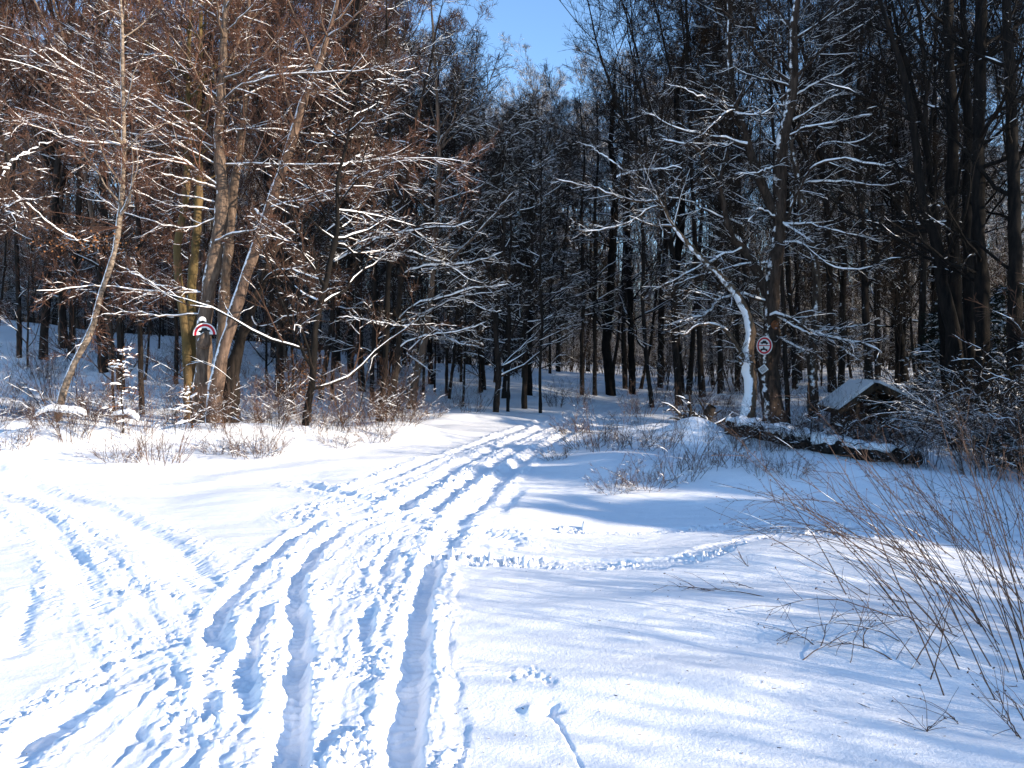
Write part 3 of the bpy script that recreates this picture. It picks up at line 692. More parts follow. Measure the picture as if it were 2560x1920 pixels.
hero('bare_tree', 19.0, up(6, [(400, 1200), (430, 1120), (455, 1030), (462, 940), (440, 850), (432, 750), (452, 620), (440, 500), (385, 385), (300, 270), (220, 200), (130, 110), (40, 20)]) + up(2, [(2130, 1430), (2050, 1260), (1940, 1190), (1830, 1100)]),
    [36, 36, 34, 32, 32, 30, 25, 22, 20, 18, 16, 14, 12, 10, 8, 6, 4],
    [(up(6, [(415, 770), (360, 680), (310, 590), (240, 550), (160, 545), (90, 550), (20, 610)]), 12, -1), (up(6, [(430, 860), (400, 800), (370, 750)]), 14, -.3),
     (up(2, [(2050, 1290), (1900, 1300), (1780, 1270), (1650, 1210), (1500, 1180), (1390, 1150)]), 7, -.6), (up(2, [(2130, 1420), (2080, 1310), (2000, 1330), (1920, 1400), (1800, 1460), (1640, 1480), (1540, 1490)]), 6, -.8),
     (up(2, [(1840, 1110), (1730, 1020), (1600, 930)]), 4, .5), (up(2, [(2060, 1260), (2150, 1180), (2212, 1080)]), 5, .5), (up(2, [(1780, 1140), (1880, 1100), (2030, 1090), (2200, 1070)]), 5, -.7)],
    'crooked leaning trunk plastered white with snow, left of the round sign', ('bark_plaster', 'twig_dark'), 32, autol=6, auto_t=(.5, .95), above=.1, trunk_snow=.002)
hero('bare_tree', 23.0, up(6, [(860, 1070), (850, 900), (850, 750), (870, 600), (880, 450), (880, 250), (850, 50)]) + up(3, [(800, 1400), (740, 1050), (700, 850), (640, 500), (620, 100)]), [27, 25, 24, 22, 20, 18, 16, 15, 13, 11, 8, 5],
    [(up(6, [(860, 760), (830, 700), (800, 700), (760, 690), (640, 685)]), 8, -.8), (up(6, [(850, 640), (900, 580), (980, 570)]), 6, -.6)],
    'speckled snow-flecked trunk standing behind and right of the round sign', ('speckle', 'twig_dark'), 33, autol=18, auto_t=(.3, .99), auto_len=3)
# --- the dark cluster at the right edge
RC = [([(1790, 1000), (1770, 700), (1710, 350), (1640, 0)], [(1560, 1300), (1470, 600), (1380, 300), (1290, 0)], [46, 38, 30, 24, 20, 16, 12, 9], 17.0, 'black leaning trunk forking left, first of the dark cluster at the right'),
      ([(1800, 990), (1780, 600), (1760, 200), (1755, 0)], [(1750, 800), (1735, 400), (1720, 0)], [40, 34, 31, 30, 27, 24, 20], 17.6, 'thick straight black trunk inside the dark cluster at the right'),
      ([(1880, 1050), (1860, 600), (1850, 200), (1850, 0)], [(1850, 800), (1830, 400), (1820, 0)], [34, 30, 26, 24, 20, 17, 14], 18.4, 'brownish-black trunk right of the thick straight one in the cluster'),
      ([(1960, 1080), (1950, 600), (1940, 200), (1920, 0)], [(1915, 1300), (1930, 700), (1940, 0)], [42, 36, 33, 30, 28, 26, 22], 16.5, 'broad black trunk near the right edge, second from it'),
      ([(2150, 1100), (2150, 600), (2150, 0)], [(2150, 1200), (2120, 500), (2100, 0)], [38, 34, 30, 27, 24, 20], 16.0, 'black trunk touching the right edge of the view'),
      ([(1720, 930), (1700, 600), (1680, 200), (1650, 0)], [(1640, 1400), (1580, 900), (1480, 500), (1400, 200), (1360, 0)], [30, 26, 22, 19, 17, 15, 12, 9, 6], 19.5, 'thin black trunk sweeping up to the left of the dark cluster')]
for i, (a, b, wd, Y, lab) in enumerate(RC):
    hero('bare_tree', Y, up(6, a) + up(3, b), wd, [(up(3, [(1760 - 20 * i, 1080 + 20 * i), (1900, 1090), (2050, 1115), (2212, 1140)]), 4, -1)] if i == 1 else [], lab, ('bark_black', 'twig_black'), 40 + i, autol=18, auto_t=(.25, .99), auto_len=3.0, above=5, snow=.35, sub=4)

TOPX = [(850, -500), (980, -200), (1050, 20), (1110, 130), (1190, 220), (1275, 285), (1350, 285), (1390, 190), (1425, 50), (1455, -100), (1495, -300), (1650, -500)]
def top_at(px): return float(np.interp(px, [a for a, b in TOPX], [b for a, b in TOPX]))
# --- listed mid-distance trees: (base px, base py, drift px by the top, width px, label, mats, limb start)
MID = [(260, 934, -8, 20, 'stout dark trunk on the left slope right of the birch', 'bark_dark', 'twig_red'),
       (302, 975, 8, 17, 'dark trunk behind the small snowy sapling on the left', 'bark_dark', 'twig_red'),
       (355, 1037, -25, 12, 'thin dark curved trunk between the snowy sapling and the sign clump', 'bark_dark', 'twig_brown'),
       (440, 962, -8, 10, 'thin straight trunk on the slope just left of the sign clump', 'bark_dark', 'twig_red'),
       (155, 862, -10, 16, 'reddish trunk at the top of the left slope', 'bark_grey', 'twig_red'),
       (178, 885, 18, 14, 'dark trunk leaning right on the left slope', 'bark_dark', 'twig_red'),
       (48, 895, -20, 11, 'slim dark trunk near the left edge of the slope', 'bark_dark', 'twig_red'),
       (762, 1066, 95, 17, 'dark trunk rising from the reddish bush and leaning right', 'bark_black', 'twig_brown'),
       (800, 1000, 60, 12, 'thin leaning trunk right of the reddish bush', 'bark_dark', 'twig_brown'),
       (928, 1012, 10, 10, 'slim pole-like trunk left of the leaning group', 'bark_dark', 'twig_brown'),
       (900, 973, 0, 9, 'thin trunk far back between the reddish bush and leaning group', 'bark_dark', 'twig_dark'),
       (877, 938, 3, 14, 'dark trunk on the rise beyond the dry grass tufts left of the path', 'bark_dark', 'twig_dark'),
       (1079, 963, 4, 14, 'short-looking black trunk on the snowy rise left of centre', 'bark_black', 'twig_dark'),
       (1122, 998, 55, 8, 'thin sapling leaning right on the snowy rise', 'bark_dark', 'twig_dark'),
       (1116, 990, 18, 7, 'thin twin sapling left of the leaning one on the rise', 'bark_dark', 'twig_dark'),
       (1239, 1030, 25, 13, 'crooked dark trunk at the start of the centre thicket', 'bark_dark', 'twig_dark'),
       (1211, 977, -30, 9, 'thin trunk leaning left behind the centre thicket', 'bark_dark', 'twig_dark'),
       (1270, 1030, 6, 8, 'thin straight trunk left of the lone young tree', 'bark_dark', 'twig_dark'),
       (1324, 989, 2, 14, 'dark trunk right behind the lone young tree', 'bark_black', 'twig_dark'),
       (1351, 1033, 2, 7, 'thin stem right of the lone young tree by the path', 'bark_dark', 'twig_dark'),
       (1456, 989, 0, 10, 'slim trunk left of the thick black trunk beyond the path', 'bark_dark', 'twig_dark'),
       (1487, 989, 4, 10, 'slim trunk immediately left of the thick black trunk', 'bark_dark', 'twig_dark'),
       (1528, 989, 6, 23, 'thick black trunk beyond the bend of the path', 'bark_black', 'twig_dark'),
       (1563, 973, 0, 12, 'trunk in the gap just right of the thick black trunk', 'bark_dark', 'twig_dark'),
       (1581, 986, -8, 15, 'second dark trunk right of the thick black one', 'bark_black', 'twig_dark'),
       (1631, 1020, -35, 11, 'thin trunk leaning left over the far end of the path', 'bark_dark', 'twig_dark'),
       (1651, 971, 5, 15, 'dark trunk behind the snowy root stump', 'bark_dark', 'twig_dark'),
       (1701, 990, 2, 22, 'broad dark trunk left of the white crooked one', 'bark_black', 'twig_dark'),
       (1800, 985, 0, 12, 'dark trunk between the snowy stump and the white crooked trunk', 'bark_dark', 'twig_dark'),
       (1988, 973, -25, 13, 'dark trunk right behind the round-sign tree', 'bark_dark', 'twig_dark'),
       (1972, 1066, -35, 11, 'thin trunk leaning against the foot of the round-sign tree', 'bark_dark', 'twig_dark'),
       (2104, 969, 0, 15, 'split-topped dark trunk left of the shed roof', 'bark_dark', 'twig_dark'),
       (2194, 942, -8, 14, 'dark trunk standing beyond the shed roof', 'bark_dark', 'twig_dark'),
       (2262, 958, -30, 20, 'dark trunk leaning left beyond the shed, right of its ridge', 'bark_black', 'twig_black'),
       (2330, 950, 10, 14, 'slim black trunk between the shed and the dark cluster', 'bark_black', 'twig_black')]
for i, (bx, by, dr, wd, lab, b1, t1) in enumerate(MID):
    Y = hitY(bx, by)
    g = np.random.default_rng(100 + i)
    n = 7; top = max(-300, 900 - int(13.5 / Y * F), top_at(bx + dr) + 130) if wd >= 12 else max(900 - int(9.5 / Y * F), top_at(bx + dr) + 100)
    if 1400 < bx < 1660: top = max(top, 230)
    if bx == 762: top = 330
    ys = np.linspace(by, top, n); xs = bx + dr * np.linspace(0, 1, n) * (by - top) / 650 + np.r_[0, g.normal(size=n - 1) * wd * .35]
    hero('bare_tree', Y, list(zip(xs, ys)), list(wd * np.array([1.15, 1, .95, .85, .72, .55, .35])), [], lab, (b1, t1), 200 + i, autol=(22 if wd >= 12 else 16), auto_t=(.15, .99), auto_len=2.8 if wd >= 12 else 1.8, above=2.5 if (wd >= 12 and top < 0) else 1.0, tw=.0045)

# ------------------------------------------------------------------ forest prototypes
def proto(seed, Ht, r, n1, first, l1, lv, mats, name='bare_tree', tw=.0058, snow=.55, wob=.035):
    g = np.random.default_rng(seed)
    tb = new_tb()
    tp, tr = grow(np.zeros((1, 3)) - [[0, 0, .4]], np.array([[g.normal() * .05, g.normal() * .05, 1]]), np.array([Ht]), np.array([r]), r * .08, 14, wob, .03, g)
    tr[:, 0] *= 1.3
    tb['trunk'].add(tp, tr, 8)
    nl = 3 if Ht > 12 else 1
    lp_, ld, lt, _ = spawn(tp, nl, .3, .62, R(14), R(30), g, .0)
    lq, lr = grow(lp_, ld, Ht * g.uniform(.38, .58, nl), tr[0, (lt * 13).astype(int)] * .7, r * .08, 14, .05, .06, g)
    tb['trunk'].add(lq, lr, 6)
    pp = np.concatenate([tp, lq]); rr_ = np.concatenate([tr, lr])
    n1 = int(n1 * (.42 if nl == 3 else .6))
    p, d, t, par = spawn(pp, n1, first, .99, R(22), R(60), g, .2)
    Lc = l1 * Ht * (1.1 - .55 * t) * g.uniform(.55, 1.1, len(t))
    r0 = np.minimum(rr_[par, np.minimum((t * 13).astype(int), 13)] * .55, .015 + Lc * .013)
    cp, cr = grow(p, d, Lc, r0, .008, 8, .12, .12, g)
    tb['trunk'].add(cp, cr, 4)
    snow_on(tb['snow'], cp, cr, .8, .010, g, .75 * snow, 4)
    branch_levels(tb, cp, cr, Lc, g, lv, tw, snow)
    return finish(tb, name, (0, 0, 0), 'x', 'sapling' if 'sapling' in name else 'tree', 'x', mats)
LVD = [(7, .3, .6, 25, 60, 6, .14, .08, .5), (7, .35, .6, 25, 60, 5, .17, .08, .3), (5, .4, .75, 20, 55, 4, .18, .06, .22)]
PR = [proto(1, 19, .115, 26, .32, .27, LVD, ('bark_dark', 'twig_dark')), proto(2, 22, .13, 28, .38, .24, LVD, ('bark_dark', 'twig_dark')),
      proto(3, 17, .09, 26, .25, .24, LVD, ('bark_dark', 'twig_dark')), proto(4, 20, .105, 30, .3, .22, LVD, ('bark_dark', 'twig_dark')),
      proto(5, 18, .14, 26, .22, .34, LVD, ('bark_dark', 'twig_dark'), wob=.05)]
SAP = [proto(11, 7.5, .05, 22, .12, .30, [(6, .3, .6, 25, 60, 5, .15, .08, .3), (5, .35, .7, 25, 60, 4, .18, .06, .2)], ('bark_dark', 'twig_dark'), name='forest_sapling', tw=.0055, snow=.55),
       proto(12, 5.5, .04, 24, .05, .34, [(6, .3, .6, 25, 60, 5, .15, .1, .3), (5, .35, .7, 25, 60, 4, .18, .06, .2)], ('bark_dark', 'twig_dark'), name='forest_sapling', tw=.0055, snow=.55),
       proto(13, 9, .06, 26, .2, .26, [(6, .3, .6, 25, 60, 5, .15, .08, .3), (5, .35, .7, 25, 60, 4, .18, .06, .2)], ('bark_dark', 'twig_dark'), name='forest_sapling', tw=.0055, snow=.55)]
used = {}
placed = []
def region(px, Y):
    side = 'left' if px < 850 else ('centre' if px < 1600 else 'right')
    dep = 'far back' if Y > 58 else 'deeper'
    return side, dep
LM = [(60, 'the left edge'), (215, 'the pale bent birch'), (330, 'the small snow-loaded sapling'), (510, 'the half-hidden sign'), (735, 'the reddish bush'), (960, 'the leaning trunk group'),
      (1160, 'the rise left of centre'), (1310, 'the lone young tree'), (1528, 'the thick black trunk'), (1740, 'the snowy stump'), (1950, 'the complete round sign'), (2180, 'the wooden shed'), (2380, 'the black trunk cluster'), (2600, 'the right edge')]
RECS = []
def record(o, px, Y, what, grp):
    lm = min(LM, key=lambda a: abs(a[0] - px))[1]
    row = 0 if Y < 36 else 1 if Y < 52 else 2 if Y < 75 else 3
    RECS.append((o, px, Y, what, grp, lm, row))
def name_records():
    cells = {}
    for r in RECS: cells.setdefault((r[3], r[5], r[6]), []).append(r)
    ordn = ['leftmost', 'second', 'third', 'fourth', 'fifth', 'sixth', 'seventh', 'eighth', 'ninth', 'tenth', 'eleventh', 'twelfth', 'thirteenth', 'fourteenth', 'fifteenth', 'sixteenth', 'seventeenth', 'eighteenth', 'nineteenth', 'twentieth', 'twenty-first', 'twenty-second']
    for (what, lm, row), rs in cells.items():
        rs.sort(key=lambda r: r[1])
        dist = ['just behind', 'a little way behind', 'well behind', 'very far behind'][row]
        for i, r in enumerate(rs):
            if len(rs) == 1: pre = what
            elif i == len(rs) - 1: pre = 'rightmost ' + what
            elif i == 0: pre = 'leftmost ' + what
            else: pre = ordn[min(i, 21)] + '-from-left ' + what
            r[0]['label'] = '%s %s %s' % (pre, dist, lm)
def put(protos, px, Y, s, mats, label, group, g, what='bare tree'):
    x = (px - 1280) / F * Y; z = H(x, Y)
    pr = protos[int(g.integers(len(protos)))]
    first = not used.get(pr.name)
    rz = g.uniform(0, 6.28)
    if first:
        used[pr.name] = 1
        pr.location = (x, Y, z); pr.rotation_euler = (0, 0, rz); pr.scale = (s[0], s[0], s[1]); pr['label'] = label; pr['group'] = group
        for c in pr.children:
            if c.name.split('.')[0] in mats: set_mat(c, mats[c.name.split('.')[0]])
        record(pr, px, Y, what, group)
    else:
        record(copy_tree(pr, (x, Y, z), rz, s, label, mats, g.normal() * .03, group), px, Y, what, group)
HT = {PR[0].name: 19, PR[1].name: 22, PR[2].name: 17, PR[3].name: 20, PR[4].name: 18}
g = np.random.default_rng(77)
for px, Y, k, s_ in [(1700, 27.5, 4, .95), (2175, 26, 4, 1.0), (1720, 35, 1, .95), (1845, 37, 3, 1.05), (2000, 40, 0, 1.1),
                     (960, 31, 4, .95), (905, 28, 0, 1.0), (1010, 39, 3, .95), (700, 26, 4, 1.0), (840, 34, 3, 1.0), (2300, 24, 0, 1.0), (2420, 28, 3, 1.1)]:
    x = (px - 1280) / F * Y; placed.append((x, Y)); warm = px < 860
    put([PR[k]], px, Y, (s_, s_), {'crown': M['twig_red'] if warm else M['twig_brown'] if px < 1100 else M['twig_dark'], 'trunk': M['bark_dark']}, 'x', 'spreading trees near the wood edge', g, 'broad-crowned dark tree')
cnt = 0; tries = 0
while cnt < 205 and tries < 9000:
    tries += 1
    Y = 27 + 75 * g.uniform() ** 1.15
    px = g.uniform(-250, 2800)
    x = (px - 1280) / F * Y
    dmin = 1.8 + Y * .014
    if any((x - a) ** 2 + (Y - b) ** 2 < dmin * dmin for a, b in placed): continue
    if Y < 44 and 1390 < px < 1520 + (44 - Y) * 16: continue     # the path
    if px > 1480 and Y > 30 and g.uniform() < .5: continue
    pr = PR[int(g.integers(5))]; h0 = HT[pr.name]
    s = g.uniform(.85, 1.15); sz = s
    if Y > 70: s *= 1.2; sz *= 1.3
    m = 3.2 / Y * F
    limit = max(top_at(px), top_at(px - m * .9), top_at(px + m * 1.0))
    hmax = (900 - limit) / F * Y + 1.6 - H(x, Y)
    if limit > -390:
        if sz * h0 > hmax:
            if g.uniform() < .2: continue
            sz = hmax / h0; s = min(s, max(sz, .55) * 1.0)
            if sz < .38: continue
    placed.append((x, Y))
    side, dep = region(px, Y)
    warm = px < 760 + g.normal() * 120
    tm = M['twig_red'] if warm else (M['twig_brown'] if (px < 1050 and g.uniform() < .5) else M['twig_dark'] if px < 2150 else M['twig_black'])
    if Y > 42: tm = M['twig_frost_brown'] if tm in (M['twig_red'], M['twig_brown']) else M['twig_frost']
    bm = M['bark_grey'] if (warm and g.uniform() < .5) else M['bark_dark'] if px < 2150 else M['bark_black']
    lab = {'left': 'bare reddish-brown snow-dusted tree in the woods left of the sign trunk clump', 'centre': 'dark bare tree in the shaded woods behind the bend of the path',
           'right': 'dark bare tree in the woods behind the round-sign tree and the shed'}[side]
    if dep == 'far back': lab = lab.replace('bare', 'small bare distant', 1)
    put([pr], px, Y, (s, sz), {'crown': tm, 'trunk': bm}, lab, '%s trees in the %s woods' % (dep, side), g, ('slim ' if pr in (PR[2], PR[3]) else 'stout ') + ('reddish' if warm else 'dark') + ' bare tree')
    cnt += 1
# the wood goes on to the right of the view and shades the middle
go = np.random.default_rng(31); n_ = 0; offp = []
while n_ < 62:
    x = go.uniform(12.5, 42); y = go.uniform(4, 34)
    if y < 14.2 - .478 * (x - 13) or x < y * .70 + 1.2 or y < 5: continue
    if any((x - a) ** 2 + (y - b) ** 2 < 4.5 for a, b in offp): continue
    offp.append((x, y)); n_ += 1
    oo = copy_tree(PR[n_ % 5], (x, y, H(x, y)), go.uniform(0, 6), go.uniform(.85, 1.15), 'bare tree of the wood beyond the right edge of the view', {'crown': M['twig_dark'], 'trunk': M['bark_dark']}, go.normal() * .03, 'trees of the wood beyond the right edge'); oo.name = 'tall_tree'
# understory saplings
cnt = 0; tries = 0; pl2 = []
while cnt < 170 and tries < 7000:
    tries += 1
    Y = 22 + 50 * g.uniform() ** 1.2
    px = g.uniform(-150, 2700); x = (px - 1280) / F * Y
    if any((x - a) ** 2 + (Y - b) ** 2 < 1.6 for a, b in pl2): continue
    if Y < 46 and 1340 < px < 1560 + (46 - Y) * 22: continue
    if Y < 26 and (px < 1150 and px > 900 or 1900 < px < 2330): continue
    pl2.append((x, Y)); s = g.uniform(.6, 1.1) * (1 if Y < 40 else 1.25)
    side, dep = region(px, Y)
    if Y > 40: zone = 'far back among the trunks'
    else: zone = 'between the nearer trunks'
    lab = 'thin bushy sapling %s in the %s woods' % (zone, side)
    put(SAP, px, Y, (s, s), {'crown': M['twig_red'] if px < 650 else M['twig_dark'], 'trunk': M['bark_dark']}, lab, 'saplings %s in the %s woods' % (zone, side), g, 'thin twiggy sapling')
    cnt += 1
print('forest placed', len(placed), len(pl2))

# ------------------------------------------------------------------ the far wood as one mass
def far_wood():
    g = np.random.default_rng(5)
    tb = Buf()
    N = 2600
    Y = g.uniform(88, 150, N); u = g.uniform(-.95, .95, N); x = u * Y
    z = base_z(x, Y) - .5
    px = 1280 + u * F
    lim = np.interp(px, [a for a, b in TOPX], [b for a, b in TOPX]) + 50
    hh = np.minimum(g.uniform(13, 22, N), (900 - lim) / F * Y - 4)
    ok = hh > 6
    x, Y, z, hh = x[ok], Y[ok], z[ok], hh[ok]; N = len(x)
    p, r = grow(np.stack([x, Y, z], 1), np.tile([0, 0, 1.], (N, 1)) + g.normal(size=(N, 3)) * .05, hh, g.uniform(.10, .22, N), .02, 7, .04, .0, g)
    tb.add(p, r, 3)
    q, d, t, par = spawn(p, 16, .03, .98, R(30), R(70), g, .2)
    L = g.uniform(1.5, 4, len(q)) * (1.2 - .7 * t)
    c, cr = grow(q, d, L, np.full(len(q), .035), .015, 4, .15, .1, g); tb.add(c, cr, 3)
    q, d, t, par = spawn(c, 7, .2, .98, R(25), R(60), g, .1)
    c, cr = grow(q, d, g.uniform(.8, 1.8, len(q)), np.full(len(q), .016), .01, 3, .15, .1, g); tb.add(c, cr, 3)
    o = part('distant_wood', tb.mesh('distant_wood'), M['twig_frost'])
    tag(o, 'dense dark far-off leafless wood closing the view behind the trees', 'wood', kind='stuff')
far_wood()
def underbrush():
    g = np.random.default_rng(15); N = 5200
    Y = 36 + 60 * g.uniform(size=N) ** .8; u = g.uniform(-.72, .72, N); x = u * Y; px = 1280 + u * F
    ok = ~((Y < 50) & (px > 1330) & (px < 1620))
    x, Y = x[ok], Y[ok]; N = len(x)
    z = base_z(x, Y) - .1
    tb = Buf()
    L = g.uniform(1.2, 5.5, N)
    p, r = grow(np.stack([x, Y, z], 1), np.tile([0, 0, 1.], (N, 1)) + g.normal(size=(N, 3)) * .18, L, .008 + L * .005, .004, 6, .09, .0, g); tb.add(p, r, 3)
    q, d, t, par = spawn(p, 9, .15, .98, R(25), R(65), g, .2)
    c, cr = grow(q, d, L[par] * g.uniform(.2, .45, len(q)), np.full(len(q), .0085), .005, 4, .15, .03, g); tb.add(c, cr, 3)
    q, d, t, par = spawn(c, 3, .2, .98, R(25), R(60), g, .1)
    c, cr = grow(q, d, g.uniform(.25, .8, len(q)), np.full(len(q), .0065), .004, 3, .15, .02, g); tb.add(c, cr, 3)
    o = part('underbrush', tb.mesh('underbrush'), M['twig_frost'])
    tag(o, 'hazy leafless underbrush filling the wood floor far behind the front trees', 'underbrush', kind='stuff')
underbrush()

# ------------------------------------------------------------------ conifers in the centre distance
def conifer(seed, Ht, rb, n, mats, name='conifer', first=.2, snow=.35, tw=.012):
    g = np.random.default_rng(seed); tb = new_tb()
    tp, tr = grow(np.zeros((1, 3)) - [[0, 0, .3]], np.array([[0, 0, 1.]]), np.array([Ht]), np.array([Ht * .011]), .01, 12, .015, .02, g)
    tb['trunk'].add(tp, tr, 7)
    p, d, t, par = spawn(tp, n, first, .99, R(70), R(95), g, .1)
    L = rb * (1.08 - t) / (1.08 - first) * g.uniform(.7, 1.1, n) + .15
    cp, cr = grow(p, d, L, .012 + L * .008, .006, 6, .06, -.03, g)
    tb['trunk'].add(cp, cr, 4)
    snow_on(tb['snow'], cp, cr, .9, .02, g, .5 * snow + .2, 4)
    q, d2, t2, par2 = spawn(cp, 11, .15, 1, R(30), R(60), g, .5)
    L2 = L[par2] * .35 * (1.2 - t2) + .12
    c2, r2 = grow(q, d2, L2, np.full(len(q), tw), tw * .6, 4, .08, -.05, g); tb['crown'].add(c2, r2 * 1.6, 3, .7)
    snow_on(tb['snow'], c2, r2, .9, .012, g, snow, 3)
    q, d3, t3, par3 = spawn(c2, 9, .05, 1, R(30), R(70), g, .3)
    c3, r3 = grow(q, d3, g.uniform(.06, .2, len(q)) * (Ht / 12 + .4), np.full(len(q), tw * .9), tw * .4, 3, .05, -.03, g); tb['crown'].add(c3, r3, 3)
    return finish(tb, name, (0, 0, 0), 'x', 'conifer', None, mats)
def place(o, px, Y, s, rz, label, group=None, dz=0):
    x = (px - 1280) / F * Y
    o.location = (x, Y, H(x, Y) + dz); o.rotation_euler = (0, 0, rz); o.scale = (s, s, s); o['label'] = label
    if group: o['group'] = group
    return o
c1 = conifer(61, 17, 2.6, 110, ('bark_dark', 'needle_brown'))
place(c1, 1300, 52, 1.0, 0, 'dark evergreen with brown tinge rising below the sky gap')
c2 = conifer(62, 15, 2.4, 100, ('bark_dark', 'needle_brown'))
place(c2, 1395, 47, .95, 1, 'brownish evergreen right of the one under the sky gap')
x = (1235 - 1280) / F * 60
o = copy_tree(c1, (x, 60, H(x, 60)), 2, .95, 'shorter evergreen left behind the pair under the sky gap')
x = (1470 - 1280) / F * 60
o = copy_tree(c2, (x, 60, H(x, 60)), 3, 1.1, 'dark evergreen half hidden right of the pair under the sky gap')
pn1 = conifer(66, 5.6, 1.15, 70, ('bark_dark', 'needle'), 'young_pine', first=.66, snow=.3, tw=.012)  # unseen pines with raised crowns, added to throw shade on the path
PNX = [(13.6, 3.2), (14.6, 4.1), (13.4, 4.9), (14.8, 5.7), (13.6, 6.5), (15.2, 7.2), (14.2, 2.3), (15.6, 4.9), (16.2, 6.2), (12.6, 5.6)]
for i, (x, y) in enumerate(PNX):
    if i == 0: pn1.location = (x, y, H(x, y)); pn1.scale = (.82, .82, .82); pn1['label'] = 'young pine of the row standing beyond the right edge'; pn1['group'] = 'young pines beyond the right edge'
    else: copy_tree(pn1, (x, y, H(x, y)), i * 1.1, .80 + .04 * (i % 4), 'young pine of the row standing beyond the right edge', group='young pines beyond the right edge')
# dark evergreen undergrowth at the right edge
e1 = conifer(63, 3.2, 1.5, 70, ('bark_black', 'needle'), 'evergreen_bush', first=.03, snow=.42, tw=.008)
EV = [(2440, 20.5, .9), (2530, 18.5, .85), (2480, 23.0, 1.2), (2620, 16.6, .85), (2350, 22.5, .8), (2690, 13.6, .8), (2560, 21, 1.3), (2400, 23, 1.25), (2700, 15, 1.4), (3100, 8.8, 1.0), (3300, 8.2, .9), (3500, 7.9, .95), (2950, 9.4, .95), (2850, 10.8, 1.1)]
EL = ['low snow-dusted evergreen right of the shed opening', 'dark snow-dusted evergreen near the right edge at ground level', 'taller dark evergreen below the black trunk cluster',
      'dark evergreen bush cut by the right edge, in front', 'small snowy evergreen nearest the shed roof', 'evergreen bush at the right edge above the long stems',
      'tall evergreen behind the others at the right edge', 'dark evergreen mass behind the shed on its right', 'evergreen beyond the right edge of the view'] + ['evergreen bush of the row beyond the right edge of the view'] * 5  # the repeated bushes are out of view, added to shade the path
for i, (px, Y, s) in enumerate(EV):
    if i == 0: place(e1, px, Y, s, 0, EL[0], 'evergreen bushes at the right edge', -.15)
    else:
        x = (px - 1280) / F * Y
        copy_tree(e1, (x, Y, H(x, Y) - .15), i * 1.3, s, EL[i], group='evergreen bushes at the right edge')

# ------------------------------------------------------------------ shrubs, weeds
def shrub(seed, n, Ht, spread, mats, name='bare_shrub', snow=.5, lean=(0, 0, 0), tw=.0019, r=.0048, lv=None, K=8, wob=.13, rad_=.28, S=4, dist=(.3, 1.2)):
    g = np.random.default_rng(seed); tb = new_tb()
    a = g.uniform(0, 6.28, n); rr = rad_ * np.sqrt(g.uniform(0, 1, n))
    p0 = np.stack([rr * np.cos(a), rr * np.sin(a), np.full(n, -.08)], 1)
    d = np.stack([spread * np.cos(a) * g.uniform(.1, 1, n), spread * np.sin(a) * g.uniform(.1, 1, n), np.ones(n)], 1) + np.array(lean)
    L = Ht * g.uniform(dist[0], dist[1], n)
    cp, cr = grow(p0, d, L, np.full(n, r), tw * .6, K, wob, .0, g)
    tb['trunk'].add(cp, cr, S)
    snow_on(tb['snow'], cp, cr, .8, .004, g, snow, 3)
    branch_levels(tb, cp, cr, L, g, lv or [(5, .25, .6, 20, 50, 5, .12, .03, .12), (3, .3, .7, 20, 50, 4, .15, .02, .06)], tw, snow)
    return finish(tb, name, (0, 0, 0), 'x', 'shrub', None, mats, ('stems', 'twigs', 'snow'))
SHX = [shrub(91, 9, 1.6, .9, ('bark_dark', 'twig_dark'), snow=.9, wob=.18), shrub(92, 30, .55, 1.6, ('stem', 'stem'), snow=.2), shrub(93, 7, 2.1, .6, ('bark_dark', 'twig_brown'), snow=.8, r=.008)]
SH = [shrub(71, 20, 1.2, .8, ('stem', 'stem')), shrub(72, 26, .75, 1.3, ('stem', 'stem')), shrub(73, 18, 1.5, .5, ('bark_dark', 'twig_brown')), shrub(76, 24, 1.25, .6, ('stem', 'twig_brown'), lv=[(7, .25, .5, 25, 55, 5, .14, .03, .14), (5, .3, .6, 25, 55, 4, .18, .02, .08)])]
RED = shrub(74, 16, 1.9, .45, ('twig_red', 'twig_red'), snow=.8, lv=[(9, .25, .5, 25, 60, 5, .15, .03, .2), (7, .3, .6, 25, 60, 4, .2, .02, .1)], tw=.004)
